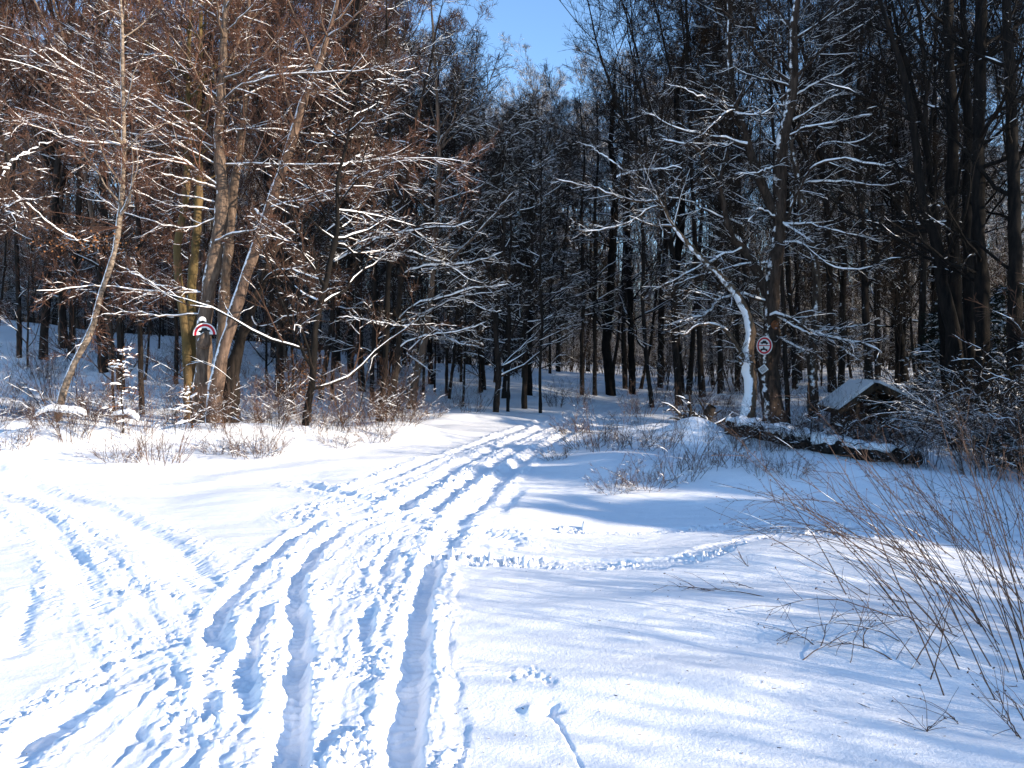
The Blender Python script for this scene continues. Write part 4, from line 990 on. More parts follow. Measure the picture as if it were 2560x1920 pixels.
SHL = [  # px, base py, type, scale, label
    (620, 1145, 0, 1.0, 'bare dry shrub on the snowy bank right below the sign clump'),
    (655, 1140, 1, 1.1, 'tangled brown shrub right of the bare one below the sign clump'),
    (545, 1135, 1, .8, 'low dry weed tuft on the bank straight below the sign trunk'),
    (400, 1160, 0, 1.1, 'dark twiggy shrub with broken stalks on the left bank'),
    (300, 1155, 1, 1.0, 'fine pale weeds leaning over the left bank edge'),
    (180, 1100, 2, .95, 'thick-stemmed snowy bush bending right on the left bank'),
    (120, 1070, 1, .9, 'low tuft beside the snow-capped fallen branch'),
    (60, 1040, 2, .9, 'tall fuzzy shrub near the left edge below the slope'),
    (20, 1120, 1, 1.0, 'dry fringe of weeds at the left edge of the bank'),
    (230, 1050, 2, 1.0, 'wiry shrub behind the small snowy sapling'),
    (130, 1000, 2, 1.2, 'brown brushy shrub at the foot of the birch'),
    (340, 1090, 0, .9, 'sparse stems in the hollow between sapling and sign clump'),
    (450, 1085, 2, .8, 'short bushy stems left of the sign trunk foot'),
    (560, 1075, 2, .9, 'snowy brush around the foot of the leaning trunk'),
    (840, 1080, 2, .9, 'dense bush between the reddish bush and the dry grass'),
    (880, 1075, 0, 1.2, 'tall thin weeds in front of the leaning group'),
    (930, 1060, 0, 1.1, 'tawny weeds at the foot of the leaning group'),
    (1000, 1060, 1, 1.2, 'low weeds at the edge of the path drifts'),
    (1060, 1050, 1, 1.3, 'tawny tuft right of the leaning group on the path edge'),
    (940, 1105, 1, 1.0, 'thin dry stalks above the smooth bank left of the path'),
    (845, 1120, 1, .8, 'dark fallen weed clump on the smooth bank left of the path'),
    (1130, 1020, 0, 1.0, 'small bare shrub on the rise behind the path bend'),
    (1180, 1030, 0, 1.2, 'forked bare shrub left of the centre thicket'),
    (1390, 1020, 2, .9, 'leafless shrub right of the lone young tree'),
    (1450, 1010, 0, 1.0, 'shrub at the far side of the path before the thick black trunk'),
    (1600, 1040, 0, 1.2, 'tall weeds behind the far bend of the path'),
    (1470, 1120, 1, 1.1, 'tawny grass fringe at the right edge of the path'),
    (1520, 1125, 0, 1.0, 'dry seed stalks left of the snow mound'),
    (1590, 1120, 1, 1.1, 'matted tawny weeds before the snow mound'),
    (1650, 1125, 0, 1.0, 'dark stalks on the left flank of the snow mound'),
    (1540, 1230, 1, .7, 'small isolated dark stalks on open blue snow'),
    (1620, 1220, 1, .8, 'row of short dry stalks on open snow below the mound'),
    (1700, 1200, 0, .8, 'dry stalks right below the snow mound'),
    (1760, 1175, 0, .75, 'tangled weeds at the left end of the fallen log'),
    (1830, 1165, 1, .7, 'dark tangle of weeds in front of the fallen log'),
    (1900, 1185, 0, .5, 'stiff upright stalks below the middle of the fallen log'),
    (1980, 1190, 1, .7, 'low dark weeds below the right half of the fallen log'),
    (1390, 1150, 1, .6, 'lone bent stalk on the blue shaded snow right of the path'),
    (2060, 1085, 2, 1.1, 'snow-flecked brambles left of the shed'),
    (2140, 1100, 1, 1.3, 'brown brambles in front of the shed posts'),
    (2010, 1070, 2, 1.0, 'yellowish bush behind the round-sign tree foot'),
    (2220, 1150, 2, .8, 'dark tangled shrub right of the fallen log'),
    (2330, 1170, 2, .9, 'dark shrub under the evergreens near the log end'),
    (2450, 1190, 2, 1.0, 'reddish twiggy bush before the evergreens at the right'),
    (2560, 1210, 2, 1.1, 'twiggy bush at the right edge before the evergreens'),
    (1850, 1060, 1, 1.0, 'snowy brush between the white crooked trunk and the sign tree'),
    (1790, 1050, 0, 1.2, 'wispy stems right of the snowy stump'),
    (770, 1080, 0, 1.1, 'thin stems at the foot of the reddish bush'),
    (690, 1075, 2, .8, 'low fuzz of twigs left of the reddish bush')]
su = {}
for i, (px, py, k, s, lab) in enumerate(SHL):
    Y = hitY(px, py); x = (px - 1280) / F * Y; o = SH[k]
    s *= .95
    if k == 2 and i % 2: k, o = 3, SH[3]
    if k not in su: su[k] = 1; place(o, px, Y, s, i, lab, 'dry shrubs and weeds at the forest edge')
    else: copy_tree(o, (x, Y, H(x, Y)), i * 1.7, s, lab, group='dry shrubs and weeds at the forest edge')
place(RED, 735, hitY(735, 1045), 1.0, 0, 'reddish brown densely twigged bush right of the leaning trunks')
copy_tree(RED, tuple(P(640, 1040, 19) * [1, 1, 0] + [0, 0, H(P(640, 1040, 19)[0], 19)]), 2, .6, 'small reddish bush between the leaning trunks and the big reddish bush')

# background brush along the wood edge
gb = np.random.default_rng(9)
bp = []
while len(bp) < 135:
    Y = 16.2 + 18 * gb.uniform() ** 1.6; px = gb.uniform(-60, 2600)
    if 1060 < px < 1560 + (34 - Y) * 10 or (1960 < px < 2330 and Y < 25) or (430 < px < 640 and Y < 18.9) or (1820 < px < 1980 and Y < 20.5): continue
    x = (px - 1280) / F * Y
    if any((x - a) ** 2 + (Y - b) ** 2 < .7 for a, b in bp): continue
    bp.append((x, Y)); side = 'left' if px < 1200 else 'right'
    record(copy_tree([SH[2], SH[3], SH[0], SHX[0], SHX[1], SHX[2]][int(gb.integers(6))], (x, Y, H(x, Y)), gb.uniform(0, 6), gb.uniform(.45, 1.2), 'x', group='low brush under the trees %s of the path' % side), px, Y, 'low bare brush', '')
name_records()

# ------------------------------------------------------------------ long thin stems in the right foreground
def stem_bush(name, label, bases, seed):
    """bases: list of (base px, base py, tip px, tip py, bow)"""
    g = np.random.default_rng(seed); tb = new_tb()
    b0 = None
    for (bx, by, tx, ty, bow, tl) in bases:
        x0, y0 = G0(bx, by); z0 = H(x0, y0)
        pb = np.array([x0, y0, z0 - .03])
        if b0 is None: b0 = np.array([x0, y0, z0])
        Yt = y0 + tl
        pt = P(tx, ty, Yt)
        pt[2] = max(pt[2], H(pt[0], Yt) + .02)
        t = np.linspace(0, 1, 14)[:, None]
        L = np.linalg.norm(pt - pb)
        mid = (pb + pt) / 2 + np.array([0, 0, bow * L]) + g.normal(size=3) * .03
        q = (1 - t) ** 2 * pb + 2 * t * (1 - t) * mid + t ** 2 * pt
        q[1:] += np.cumsum(g.normal(size=(13, 3)) * .0035, 0)
        rad = np.linspace(.0034, .0012, 14) * g.uniform(.6, 1.25)
        tb['trunk'].add(q[None], rad[None], 5)
        n = int(g.integers(3, 9))
        p, d, tt, par = spawn(q[None], n, .35, .97, R(20), R(50), g, .2)
        c, cr = grow(p, d, g.uniform(.04, .3, n), np.full(n, .0015), .0008, 5, .13, -.02, g)
        snow_on(tb['snow'], q[None], rad[None], .4, .0016, g, .14, 4, run=1)
        tb['crown'].add(c, cr, 4)
        # tiny dry buds and husks at the side twigs
        e = c[:, -1]; m_ = g.uniform(size=len(e)) < .6
        if m_.any():
            e = e[m_]; dd = nrm(g.normal(size=e.shape)) * .008
            bpnt = np.stack([e - dd, e, e + dd], 1); tb['crown'].add(bpnt, np.tile([.001, .004, .001], (len(e), 1)), 4)
    return finish(tb, name, b0, label, 'shrub', None, ('stem', 'stem'), ('stems', 'twigs', 'snow'))
gs = np.random.default_rng(21)
def fan(n, bx, by, spx, spy, tx, ty, stx, sty, bow=(.04, .22), tl=(.1, 1.2)):
    out = []
    for i in range(n):
        k = gs.uniform(-1, 1)
        out.append((bx + k * spx + gs.normal() * spx * .25, by + gs.normal() * spy, tx + k * stx + gs.normal() * stx * .3, ty + gs.normal() * sty, gs.uniform(*bow), gs.uniform(*tl)))
    return out
stem_bush('long_stemmed_shrub', 'spray of long thin brown stems arching left from the right edge, foremost', fan(26, 2490, 1650, 120, 70, 2200, 1230, 230, 110), 1)
stem_bush('long_stemmed_shrub', 'bundle of straight stems slanting up-left behind the foremost spray', fan(26, 2380, 1520, 190, 60, 2040, 1190, 220, 80), 2)
stem_bush('long_stemmed_shrub', 'steep brown stems rising at the right edge above the foremost spray', fan(24, 2590, 1560, 70, 90, 2470, 1120, 120, 80, (-.02, .06)), 3)
stem_bush('long_stemmed_shrub', 'low-reaching stems whose tips hang farthest left over the snow', fan(9, 2350, 1440, 80, 40, 1830, 1300, 60, 50, (.12, .28)) +
          [(2440, 1620, 1790, 1260, .1, 1.0), (2330, 1470, 1830, 1345, .22, .6), (2270, 1640, 1965, 1590, .3, .1), (2320, 1690, 2040, 1400, .06, .5), (2260, 1590, 1910, 1545, .25, .1)], 4)
stem_bush('long_stemmed_shrub', 'upright stems farther back at the right edge before the dark wood', fan(28, 2480, 1330, 170, 40, 2300, 1090, 180, 60, (0, .08)), 5)
stem_bush('long_stemmed_shrub', 'crossed broken stems sticking out of the snow below the sprays', [(2320, 1720, 2390, 1480, .02, .3), (2265, 1700, 2400, 1480, .01, .4), (1965, 1685, 2240, 1560, .1, .5), (2170, 1655, 2200, 1560, .02, .1), (2050, 1645, 2090, 1540, .0, .1),
          (2220, 1680, 2330, 1560, .05, .3), (2060, 1640, 1960, 1590, .1, .1), (2430, 1630, 2100, 1560, .25, .2), (2250, 1675, 2060, 1620, .35, .1), (2120, 1680, 2160, 1520, .05, .3)], 6)
stem_bush('fallen_branch', 'thin forked dead branch lying on the snow left of the long stems', [(1990, 1530, 1640, 1450, .06, .35), (1905, 1503, 1790, 1470, .05, .1), (1905, 1503, 1840, 1463, .06, .2), (1840, 1503, 1740, 1490, .03, .0), (1900, 1455, 1845, 1378, .1, .2)], 7)
stem_bush('bent_twig', 'small bent twig bedded in snow near the lower right corner', [(2340, 1825, 2312, 1832, .5, .0), (2395, 1812, 2382, 1798, .1, .02)], 8)
stem_bush('snowy_twig_clump', 'short dark twigs with a lump of snow at the lower right edge', [(2570, 1850, 2500, 1740, .15, .1), (2600, 1830, 2520, 1735, .3, .05), (2600, 1780, 2490, 1745, .1, .05), (2560, 1840, 2505, 1790, .2, .0)], 9)

lg = []
for px, py in [(1815, 1083), (1900, 1098), (1980, 1113), (2060, 1133), (2140, 1150), (2220, 1158), (2310, 1163)]:
    Yg = hitY(px, py); xx = (px - 1280) / F * Yg; lg.append([xx, Yg, H(xx, Yg) + .10])
TG = shrub(81, 34, 2.3, 1.0, ('bark_black', 'twig_dark'), name='tangled_bush', snow=.75, lv=[(7, .25, .55, 25, 65, 6, .2, .0, .3), (5, .3, .6, 25, 65, 5, .22, .0, .15)], tw=.0035, r=.011, rad_=.6, wob=.2)
TGP = [(2410, 17.2, .95), (2460, 15.2, .95), (2550, 13.6, .9), (2310, 18.9, .45), (2420, 13.4, .7), (2600, 11.8, .85), (2250, 21, .9), (2540, 17.5, 1.15), (2360, 14.6, .6), (2500, 12.0, .6)]
TGL = ['tangled snow-flecked bush right of the shed', 'big tangle of dark snowy twigs in the middle of the right edge thicket', 'dark tangle of twigs close to the right edge', 'tangled bush half covering the right side of the shed',
       'low tangled bush past the end of the fallen log', 'tangled bush cut off by the right edge', 'tangled bush behind the shed', 'tall tangled bush under the broad black trunk', 'small tangle just beyond the fallen log', 'low tangle above the tips of the long stems']
for i, (px, Y, s_) in enumerate(TGP):
    if i == 0: place(TG, px, Y, s_, 0, TGL[0], 'tangled bushes at the right edge')
    else:
        x = (px - 1280) / F * Y
        copy_tree(TG, (x, Y, H(x, Y)), i * 1.4, s_, TGL[i], group='tangled bushes at the right edge')
for i, (px, dy, s_) in enumerate([(1840, -.5, .75), (1895, -.45, .6), (1945, -.5, .8), (2000, -.45, .65), (2045, -.5, .75), (2100, -.4, .6), (2150, -.5, .7), (2210, -.45, .65), (2265, -.4, .7)]):
    Yg = float(np.interp(px, [1815, 2310], [lg[0][1], lg[-1][1]])) + dy; x = (px - 1280) / F * Yg
    copy_tree([SH[3], SH[1]][i % 2], (x, Yg, H(x, Yg)), i * 2.3, s_, ['first', 'second', 'third', 'fourth', 'fifth', 'sixth', 'seventh', 'eighth', 'ninth'][i] + ' weed tuft from the left along the near side of the fallen log', group='weed tufts along the fallen log')
for i, (px, Y, s_) in enumerate([(2130, 18.6, .8), (2255, 18.4, .5), (2180, 17.0, .4), (2080, 19.0, .8)]):
    x = (px - 1280) / F * Y
    copy_tree(SH[2], (x, Y, H(x, Y)), i * 2.1, s_, ['brush against the left post of the shed', 'brush against the right post of the shed', 'low brush before the shed opening', 'brush under the left eave of the shed'][i], group='dry shrubs and weeds at the forest edge')

for i, (px, Y, sc0) in enumerate([(700, 16.8, .8), (1430, 17.5, .9), (1000, 17.6, .8)]):
    x = (px - 1280) / F * Y; SHX[i].location = (x, Y, H(x, Y)); SHX[i].scale = (sc0,) * 3; SHX[i]['label'] = ['few-stemmed snowy shrub between the sign clump and the reddish bush', 'ground-hugging pale weeds at the path edge before the thick black trunk', 'tall thin few-stemmed shrub right of the leaning group'][i]; SHX[i]['group'] = 'dry shrubs and weeds at the forest edge'
def litter():
    g = np.random.default_rng(6); n = 420
    Y = 3 + 14 * g.uniform(size=n) ** 1.3; px = np.where(g.uniform(size=n) < .65, g.uniform(1500, 2560, n), g.uniform(0, 2560, n)); x = (px - 1280) / F * Y
    z = base_z(x, Y) + detail_z(x, Y) + .002
    a = g.uniform(0, 6.28, n); L = g.uniform(.002, .008, n) * g.uniform(.5, 1.6, n) * np.where(g.uniform(size=n) < .06, 4, 1); w_ = g.uniform(.0008, .0022, n)
    c = np.stack([x, Y, z], 1); d = np.stack([np.cos(a) * L, np.sin(a) * L, g.uniform(-.1, .3, n) * L], 1)
    pts = np.stack([c - d, c, c + d], 1); b = Buf(); b.add(pts, np.stack([w_ * .6, w_, w_ * .5], 1), 4)
    o = part('plant_litter', b.mesh('plant_litter'), M['stem']); tag(o, 'tiny dark seeds, bud scales and twig bits strewn over the snow', 'plant litter', kind='stuff')
litter()
# shrubs right of the frame whose shade falls over the foreground
SB = shrub(75, 42, 2.7, .5, ('stem', 'twig_brown'), name='roadside_shrub', snow=.4, lv=[(8, .25, .5, 25, 55, 5, .12, .03, .3), (6, .3, .6, 25, 55, 4, .15, .02, .15)], tw=.004, r=.012, rad_=.5)
off = [(6.5, 1.9, .78), (6.9, 2.4, .66), (6.6, -.3, .66), (6.9, 0.6, .75), (7.3, -.8, .85), (7.0, 3.0, .62), (8.4, 1.4, .9), (8.8, 2.9, .8), (8.3, -.2, .9), (8.6, 7.6, 1.0), (7.6, 8.6, .85), (9.4, 8.9, 1.2), (8.8, 10.2, 1.15), (7.7, 10.0, .9), (10.5, 10.5, 1.5), (10.3, 1.8, 1.15), (10.2, .2, 1.1)]
for i, (x, y, s) in enumerate(off):
    lab = 'bare roadside shrub %s the side track, out beyond the right edge' % ('past' if y > 5 else 'this side of')
    if i == 0:
        SB.location = (x, y, H(x, y)); SB.scale = (s, s, s); SB['label'] = lab; SB['group'] = 'roadside shrubs beyond the right edge'
    else: copy_tree(SB, (x, y, H(x, y)), i, s, lab, group='roadside shrubs beyond the right edge')

# ------------------------------------------------------------------ fallen log, stump, snowy sapling, fallen bough
def blob_tube(k_pts, Y0, Y1, r, S=10, jit=.1, seed=1, ends=True):
    g = np.random.default_rng(seed)
    n = len(k_pts); q = [P(p[0], p[1], Y0 + (Y1 - Y0) * i / (n - 1)) for i, p in enumerate(k_pts)]
    q, L = resample(q, 24); rad = np.full(24, r) * (1 + jit * g.normal(size=24))
    if ends: rad[0] = rad[-1] = .001; rad[1] *= .8; rad[-2] *= .6
    return q, rad
root = empty('fallen_log', tuple(P(2080, 1110, 14.2)))
ob = np.array(root.location)
q, _ = resample(lg, 24); rad = .2 * (1 + .08 * np.random.default_rng(3).normal(size=24)) * np.linspace(1, .8, 24); rad[0] = rad[-1] = .001; rad[-2] *= .6
q, _ = resample(q, 90); g = np.random.default_rng(13); q[:, 2] += .03 * pn(np.arange(90) * .11, np.zeros(90)); rad = .16 * (1 + .22 * pn(np.arange(90) * .17, np.ones(90))) * np.linspace(1.05, .75, 90); rad[0] = rad[-1] = .002; rad[-2] *= .7
b = Buf(); b.raw(*rough_tube(q, rad, 18, .35, 6)); part('log', b.mesh('log', ob), M['bark_dark'], root)
q2 = q.copy(); q2[:, 2] += .10; env = np.clip(.9 + .6 * pn(np.arange(90) * .21, np.full(90, 4.)), .12, 1.15); env[0] = env[-1] = .02
b = Buf(); b.raw(*rough_tube(q2, rad * env, 16, .3, 5, .7)); part('snow', b.mesh('snow', ob), M['bsnow'], root)
b = Buf(); g = np.random.default_rng(2)
p, d, t, par = spawn(q[None], 34, .05, .97, R(40), R(90), g); d[:, 2] = np.abs(d[:, 2]) * .6
c, cr = grow(p, d, g.uniform(.3, 1.1, 34), np.full(34, .014), .003, 6, .15, .02, g); b.add(c, cr, 5)
p, d, t, par = spawn(c, 5, .2, .95, R(30), R(60), g); c, cr = grow(p, d, g.uniform(.1, .4, len(p)), np.full(len(p), .004), .002, 5, .15, 0, g); b.add(c, cr, 3)
part('broken_branches', b.mesh('broken_branches', ob), M['bark_dark'], root)
tag(root, 'long fallen log capped with snow, lying before the shed and sign tree', 'log')
# snowy root stump
Ys = 16.2; bs = P(1745, 1040, Ys); bs[2] = H(bs[0], bs[1])
root = empty('root_stump', tuple(bs)); g = np.random.default_rng(8)
b = Buf(); sb = Buf()
n = 14; a = g.uniform(0, 6.28, n)
p0 = np.stack([.12 * np.cos(a), .12 * np.sin(a), np.full(n, -.1)], 1); d = np.stack([.45 * np.cos(a), .3 * np.sin(a), np.ones(n)], 1)
c, cr = grow(p0, d, g.uniform(.5, 1.0, n), g.uniform(.03, .06, n), .012, 8, .22, -.02, g); b.add(c, cr, 6)
snow_on(sb, c, cr, .6, .009, g, .6, 5)
p, d, t, par = spawn(c, 3, .4, .95, R(40), R(80), g); c2, cr2 = grow(p, d, g.uniform(.15, .4, len(p)), np.full(len(p), .014), .004, 5, .2, 0, g); b.add(c2, cr2, 4); snow_on(sb, c2, cr2, .8, .006, g, .5, 4)
tp, tr = grow(np.array([[0, 0, -.2]]), np.array([[.1, 0, 1.]]), np.array([.75]), np.array([.17]), .09, 7, .1, 0, g); b.add(tp, tr, 10)
part('roots', b.mesh('roots'), M['bark_dark'], root)
part('snow', sb.mesh('snow'), M['bsnow'], root)
tag(root, 'upturned root stump crusted with snow behind the snow mound', 'stump')
# small snow-loaded sapling on the left
def snowy_sapling(px, py, Ht, label, seed, lump=.017, lean=0):
    Y = hitY(px, py); x = (px - 1280) / F * Y; g = np.random.default_rng(seed); tb = new_tb()
    tp, tr = grow(np.array([[0, 0, -.1]]), np.array([[lean, 0, 1.]]), np.array([Ht]), np.array([.018]), .005, 9, .06, 0, g); tb['trunk'].add(tp, tr, 6)
    p, d, t, par = spawn(tp, 26, .15, .98, R(60), R(95), g, .3)
    c, cr = grow(p, d, .42 * (1.2 - t) * g.uniform(.6, 1.2, 26), np.full(26, .006), .003, 6, .1, -.04, g); tb['crown'].add(c, cr, 4)
    snow_on(tb['snow'], c, cr, 1, lump * .6, g, .38, 6)
    p, d, t, par = spawn(c, 6, .2, 1, R(30), R(60), g, .5); c2, cr2 = grow(p, d, g.uniform(.05, .16, len(p)), np.full(len(p), .004), .002, 4, .1, -.02, g); tb['crown'].add(c2, cr2, 3); snow_on(tb['snow'], c2, cr2, 1, lump * .45, g, .3, 5)
    r = finish(tb, 'snowy_sapling', (0, 0, 0), label, 'sapling', None, ('bark_dark', 'leaf'), ('stem', 'twigs', 'snow'))
    r.location = (x, Y, H(x, Y))
snowy_sapling(305, 1085, 1.75, 'small sapling loaded with clumps of snow on the left bank', 3)
snowy_sapling(480, 1075, .9, 'low snow-flecked sapling at the foot of the sign trunk', 5, .02)
def snowy_bough(name, label, pts, Y, r, sr, seed):
    q = [P(p[0], p[1], Y) for p in pts]; q, L = resample(q, 18); g = np.random.default_rng(seed)
    base = q[0].copy(); base[2] = H(base[0], base[1]); root = empty(name, tuple(base))
    b = Buf(); rad = np.linspace(r, r * .5, 18); b.add(q[None], rad[None], 6)
    p, d, t, par = spawn(q[None], 9, .1, .95, R(30), R(80), g); d[:, 2] -= .5; c, cr = grow(p, d, g.uniform(.2, .5, 9), np.full(9, .008), .003, 6, .12, 0, g); b.add(c, cr, 4)
    part('branch', b.mesh('branch', base), M['twig_red'], root)
    s = Buf(); q2 = q.copy(); env = np.sin(np.linspace(.05, 1, 18) ** .6 * math.pi) ** .5; srr = sr * env * (.85 + .3 * g.uniform(size=18)); srr[0] = srr[-1] = .003; q2[:, 2] += srr * .8
    s.add(q2[None], srr[None], 8, .8)
    part('snow', s.mesh('snow', base), M['bsnow'], root)
    tag(root, label, 'branch')
snowy_bough('fallen_branch', 'arched dead branch under a thick cushion of snow on the left bank', up(4, [(560, 1130), (470, 1115), (400, 1110), (330, 1100), (270, 1110), (210, 1150)]), 15.6, .018, .10, 1)
snowy_bough('fallen_branch', 'short bough with a rounded lump of snow beside the snow-loaded sapling', up(4, [(890, 1165), (840, 1130), (780, 1125), (710, 1130)]), 15.8, .015, .085, 2)
snowy_bough('fallen_branch', 'slanting broken stub topped with snow left of the sign trunk foot', up(4, [(960, 1260), (1010, 1210), (1070, 1170)]), 14.6, .02, .085, 4)

# ------------------------------------------------------------------ the shed
def box(b, c, sx, sy, sz, rot=(0, 0, 0)):
    from mathutils import Euler, Matrix
    Rm = np.array(Euler(rot).to_matrix())
    v = np.array([[x, y, z] for x in (-1, 1) for y in (-1, 1) for z in (-1, 1)], float) * [sx / 2, sy / 2, sz / 2]
    v = v @ Rm.T + np.array(c)
    f = np.array([[0, 1, 3, 2], [4, 6, 7, 5], [0, 4, 5, 1], [2, 3, 7, 6], [0, 2, 6, 4], [1, 5, 7, 3]])
    b.raw(v, f)
Ysh = 20.0
apex = P(1700 + 1240 * .3888, 600 + 938 * .3888, Ysh); le = P(1700 + 1010 * .3888, 600 + 1105 * .3888, Ysh); re = P(1700 + 1500 * .3888, 600 + 1060 * .3888, Ysh + .1)
sb0 = np.array([apex[0], Ysh, H(apex[0], Ysh)])
root = empty('wooden_shed', tuple(sb0)); DEP = 2.0
def roof_slab(a, e, th, lift, over=0.0):
    a = a.copy(); e = e.copy(); d = nrm(e - a); nn = np.array([-d[2], 0, d[0]]); nn = nn if nn[2] > 0 else -nn
    a0 = a + nn * lift; e0 = e + d * over + nn * lift
    V = [];
    for yy in (-.12, DEP):
        for (p, t) in ((a0, 0), (e0, 0), (e0, th), (a0, th)):
            V.append(p + nn * t + np.array([0, yy, 0]))
    Fq = [[0, 1, 2, 3], [7, 6, 5, 4], [0, 4, 5, 1], [1, 5, 6, 2], [2, 6, 7, 3], [3, 7, 4, 0]]
    return np.array(V), np.array(Fq)
b = Buf(); b.raw(*roof_slab(apex, le, .14, -.03)); b.raw(*roof_slab(apex + [0.004, .003, 0], re, .138, -.03))
rf = part('roof', b.mesh('roof', sb0, False), M['wood'], root)
b = Buf(); V, Fq = roof_slab(apex, le, .07, .113, -.03); V[:4, 1] += .06; b.raw(V, Fq); V, Fq = roof_slab(apex, re, .07, .113, -.03); V[:4, 1] += .07; b.raw(V, Fq)
part('snow', b.mesh('snow', sb0, False), M['bsnow'], root)
for fx, yy in ((.22, 0), (.78, 0.05)):
    p = (le if fx < .5 else re) * .0 + (le + (re - le) * fx); zt = (apex[2] + (le if fx < .5 else re)[2]) / 2 - .05
    b = Buf(); h = zt - sb0[2] + .6; box(b, (p[0], Ysh + yy, zt - h / 2), .12, .12, h); part('post', b.mesh('post', sb0, False), M['wood'], root)
b = Buf(); box(b, ((le[0] + re[0]) / 2, Ysh + DEP - .1, apex[2] - .75), abs(re[0] - le[0]) * .75, .04, 1.0)
for sx_ in (.16, .84):
    px_ = le[0] + (re[0] - le[0]) * sx_; box(b, (px_, Ysh + DEP / 2, apex[2] - .85), .04, DEP - .25, .9)
part('wall', b.mesh('wall', sb0, False), M['wood'], root)
b = Buf(); box(b, ((le[0] + re[0]) / 2, Ysh + .02, le[2] - .02), abs(re[0] - le[0]) * .62, .07, .08); box(b, (apex[0], Ysh + .03, (apex[2] + le[2]) / 2 - .05), .07, .07, abs(apex[2] - le[2]) * .75)
part('cross_beam', b.mesh('cross_beam', sb0, False), M['wood'], root)
root.rotation_euler = (0, 0, R(-8)); root.scale = (.98, .98, 1.05); root.location.z -= .10; root.location.x += .08
tag(root, 'small open-fronted wooden shed with a snowy gable roof at the right', 'shed')

# ------------------------------------------------------------------ signs
def disc(r, y, n=40, a0=0, a1=2 * math.pi, r_in=0):
    """flat ring sector in the xz plane facing -y"""
    a = np.linspace(a0, a1, n + 1); V = []; Fq = []
    for t in a: V += [[r * math.cos(t), y, r * math.sin(t)], [r_in * math.cos(t), y, r_in * math.sin(t)]]
    for i in range(n): Fq.append([2 * i, 2 * i + 1, 2 * i + 3, 2 * i + 2])
    return np.array(V), np.array(Fq)
def solid_disc(b, r, y0, y1, a0=0, a1=2 * math.pi, n=40):
    V, f = disc(r, y0, n, a0, a1); b.raw(V, f[:, ::-1]); V2, f2 = disc(r, y1, n, a0, a1); b.raw(V2, f2)
    a = np.linspace(a0, a1, n + 1); V = []; 
    for t in a: V += [[r * math.cos(t), y0, r * math.sin(t)], [r * math.cos(t), y1, r * math.sin(t)]]
    b.raw(np.array(V), np.array([[2 * i, 2 * i + 2, 2 * i + 3, 2 * i + 1] for i in range(n)]))
def poly_plate(b, pts, y, th=.001):
    n = len(pts)
    # fan of quads from centroid
    c = np.mean(pts, 0); V = [[c[0], y, c[1]]] + [[p[0], y, p[1]] for p in pts]
    Fq = []
    for i in range(n): Fq.append([0, 1 + i, 1 + (i + 1) % n, 0])
    return V, Fq
def shape_mesh(name, polys, y):
    import bmesh
    bm = bmesh.new()
    for pts in polys:
        vs = [bm.verts.new((p[0], y, p[1])) for p in pts]
        f = bm.faces.new(vs)
    r = bmesh.ops.extrude_face_region(bm, geom=bm.faces[:])
    bmesh.ops.translate(bm, verts=[v_ for v_ in r['geom'] if isinstance(v_, bmesh.types.BMVert)], vec=(0, .0015, 0))
    bmesh.ops.recalc_face_normals(bm, faces=bm.faces[:])
    me = bpy.data.meshes.new(name); bm.to_mesh(me); bm.free(); return me
def circ(cx, cz, r, n=14): return [(cx + r * math.cos(t), cz + r * math.sin(t)) for t in np.linspace(0, 2 * math.pi, n, endpoint=False)]
CARP = [[(-.095, .03), (-.09, .055), (-.055, .062), (-.035, .095), (.035, .095), (.055, .062), (.09, .055), (.095, .03)], circ(-.055, .03, .018), circ(.055, .03, .018)]
BIKEP = [circ(-.06, -.09, .026), circ(.06, -.09, .026), [(-.06, -.085), (-.03, -.055), (.03, -.055), (.06, -.085), (.02, -.095), (-.02, -.095)], [(-.02, -.055), (-.03, -.025), (-.005, -.015), (.015, -.055)]]
def sign(loc, rz, r, half, label, tiltx=0, tilty=0):
    root = empty('no_vehicles_sign', loc); root.rotation_euler = (tiltx, tilty, rz)
    a0, a1 = (R(-3), R(183)) if half else (0, 2 * math.pi)
    b = Buf(); solid_disc(b, r, 0, .004, a0, a1); part('plate', b.mesh('plate', smooth=False), M['white'], root)
    b = Buf(); solid_disc(b, r * .90, -.0025, -.0005, a0, a1); part('red_ring', b.mesh('red_ring', smooth=False), M['red'], root)
    b = Buf(); solid_disc(b, r * .70, -.0055, -.003, a0, a1); part('face', b.mesh('face', smooth=False), M['white'], root)
    k = r / .21
    pc = [[(x * k * 1.1, z * k * 1.1 + .012 * k) for x, z in pl] for pl in CARP]
    part('car_symbol', shape_mesh('car_symbol', pc, -.0085), M['black'], root)
    if not half:
        part('motorbike_symbol', shape_mesh('motorbike_symbol', [[(x * k * 1.1, z * k * 1.1 - .0 * k) for x, z in pl] for pl in BIKEP], -.0085), M['black'], root)
        part('bar', shape_mesh('bar', [[(-.15 * k, -.014 * k), (.15 * k, -.002 * k), (.15 * k, .016 * k), (-.15 * k, .004 * k)]], -.0088), M['red'], root)
    tag(root, label, 'sign')
    return root
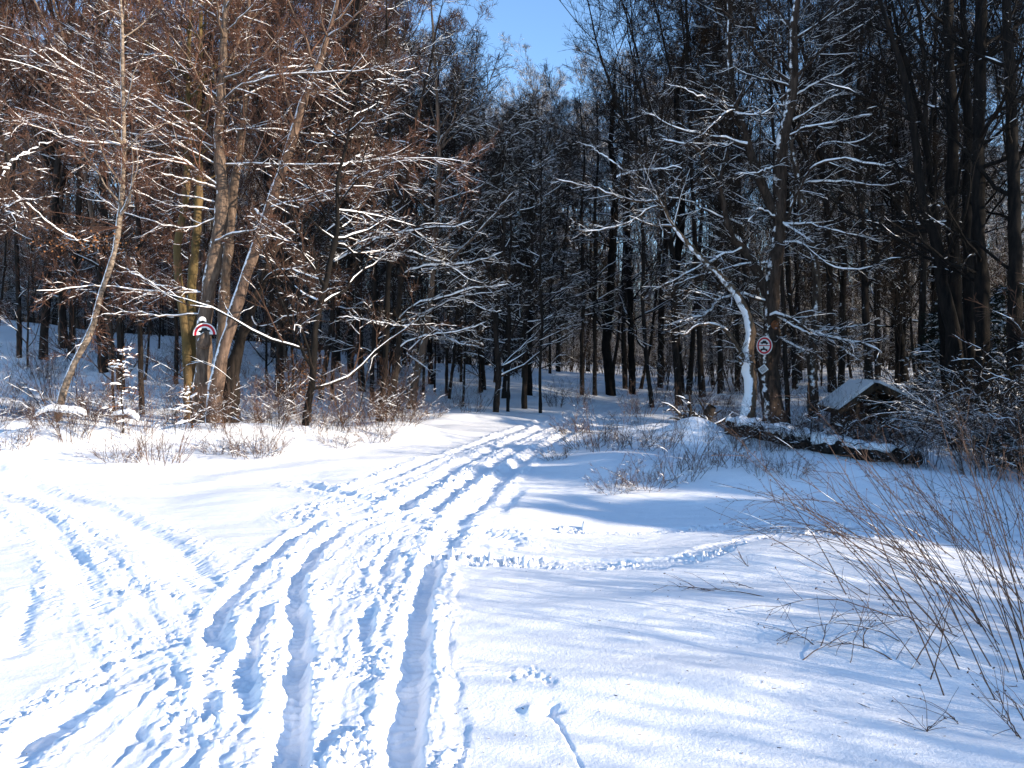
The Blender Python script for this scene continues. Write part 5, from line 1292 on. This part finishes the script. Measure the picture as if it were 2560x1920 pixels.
# left: upper half above the bark that has swallowed the rest
sp = P(512, 836, 18.5 - .235)
ls = sign(tuple(sp), R(3), .262, True, 'round red and white sign, lower half swallowed by the bark of the thick trunk', tilty=R(-3))
b = Buf(); g = np.random.default_rng(4)
q = np.array([P(521, 826, 18.5 - .2), P(518, 832, 18.5 - .235), P(513, 842, 18.5 - .22), P(510, 856, 18.5 - .17), P(509, 870, 18.5 - .1)]); q, _ = resample(q, 10)
b.add(q[None], np.array([[.01, .05, .085, .11, .13, .14, .15, .14, .12, .05]]), 10)
part('bark_lip', b.mesh('bark_lip', np.array(L1.location)), M['bark_grey'], L1)
b = Buf(); q = np.array([P(497, 803, 18.2), P(503, 796, 18.2), P(510, 797, 18.22), P(516, 805, 18.24)]); q, _ = resample(q, 10); b.add(q[None], np.array([[.005, .03, .045, .05, .05, .045, .04, .03, .02, .005]]), 8)
q = np.array([P(487, 790, 18.2), P(490, 778, 18.2)]); 
part('snow_cap', b.mesh('snow_cap', np.array(L1.location)), M['bsnow'], L1)
# right: whole sign turned to the left
sp = P(1911, 864, 20 - .30)
sign(tuple(sp), R(-52), .225, False, 'complete round red and white sign with vehicle symbols, nailed to the dark tree', tilty=R(4))
# tilted leaflet plate
sp = P(1908, 923, 20 - .27); root = empty('notice_plate', tuple(sp)); root.rotation_euler = (0, R(-38), R(-30))
b = Buf(); box(b, (0, 0, 0), .20, .006, .17); part('plate', b.mesh('plate', smooth=False), M['white'], root)
b = Buf()
for i, (z, w_) in enumerate([(.055, .14), (.03, .16), (.0, .15), (-.03, .16), (-.055, .12)]): box(b, (0, -.0045, z), w_, .002, .011)
part('text_lines', b.mesh('text_lines', smooth=False), M['black'], root)
tag(root, 'small tilted white notice below the complete round sign', 'notice')
# orange cut scar on the sign tree
b = Buf(); q = np.array([P(1937, 800, 19.88), P(1937, 812, 19.80), P(1937, 826, 19.86)]); q, _ = resample(q, 8); b.add(q[None], np.array([[.01, .05, .08, .095, .095, .08, .05, .01]]), 10)
part('branch_scar', b.mesh('branch_scar', np.array(R1.location)), M['knot'], R1)
# hanging brown leaves on the left
def leaf_cloud(px, py, Y, n, sx, sz, label, seed):
    g = np.random.default_rng(seed); c = P(px, py, Y)
    pos = c + g.normal(size=(n, 3)) * [sx, .25, sz]
    a = nrm(g.normal(size=(n, 3))) * .03; bb = nrm(np.cross(a, g.normal(size=(n, 3)))) * .018
    V = np.stack([pos - a, pos + bb, pos + a, pos - bb], 1).reshape(-1, 3); Fq = np.arange(n * 4).reshape(n, 4)
    root = empty('leafy_branch', tuple(c)); b = Buf(); b.raw(V, Fq); part('dry_leaves', b.mesh('dry_leaves', c, False), M['leaf'], root)
    b = Buf(); q, rd = grow(np.tile(c + [sx * 1.8, 0, .3], (5, 1)), np.tile([-1, 0, -.15], (5, 1)) + g.normal(size=(5, 3)) * .15, np.full(5, sx * 3.6), np.full(5, .012), .004, 8, .08, 0, g); b.add(q, rd, 4)
    part('twigs', b.mesh('twigs', c), M['twig_red'], root)
    tag(root, label, 'branch')
leaf_cloud(200, 605, 17, 260, .45, .14, 'orange-brown leaves still hanging on a low bough left of the birch', 2)
leaf_cloud(765, 950, 19.5, 380, .22, .5, 'rusty leaves clinging among the reddish bush twigs', 4)
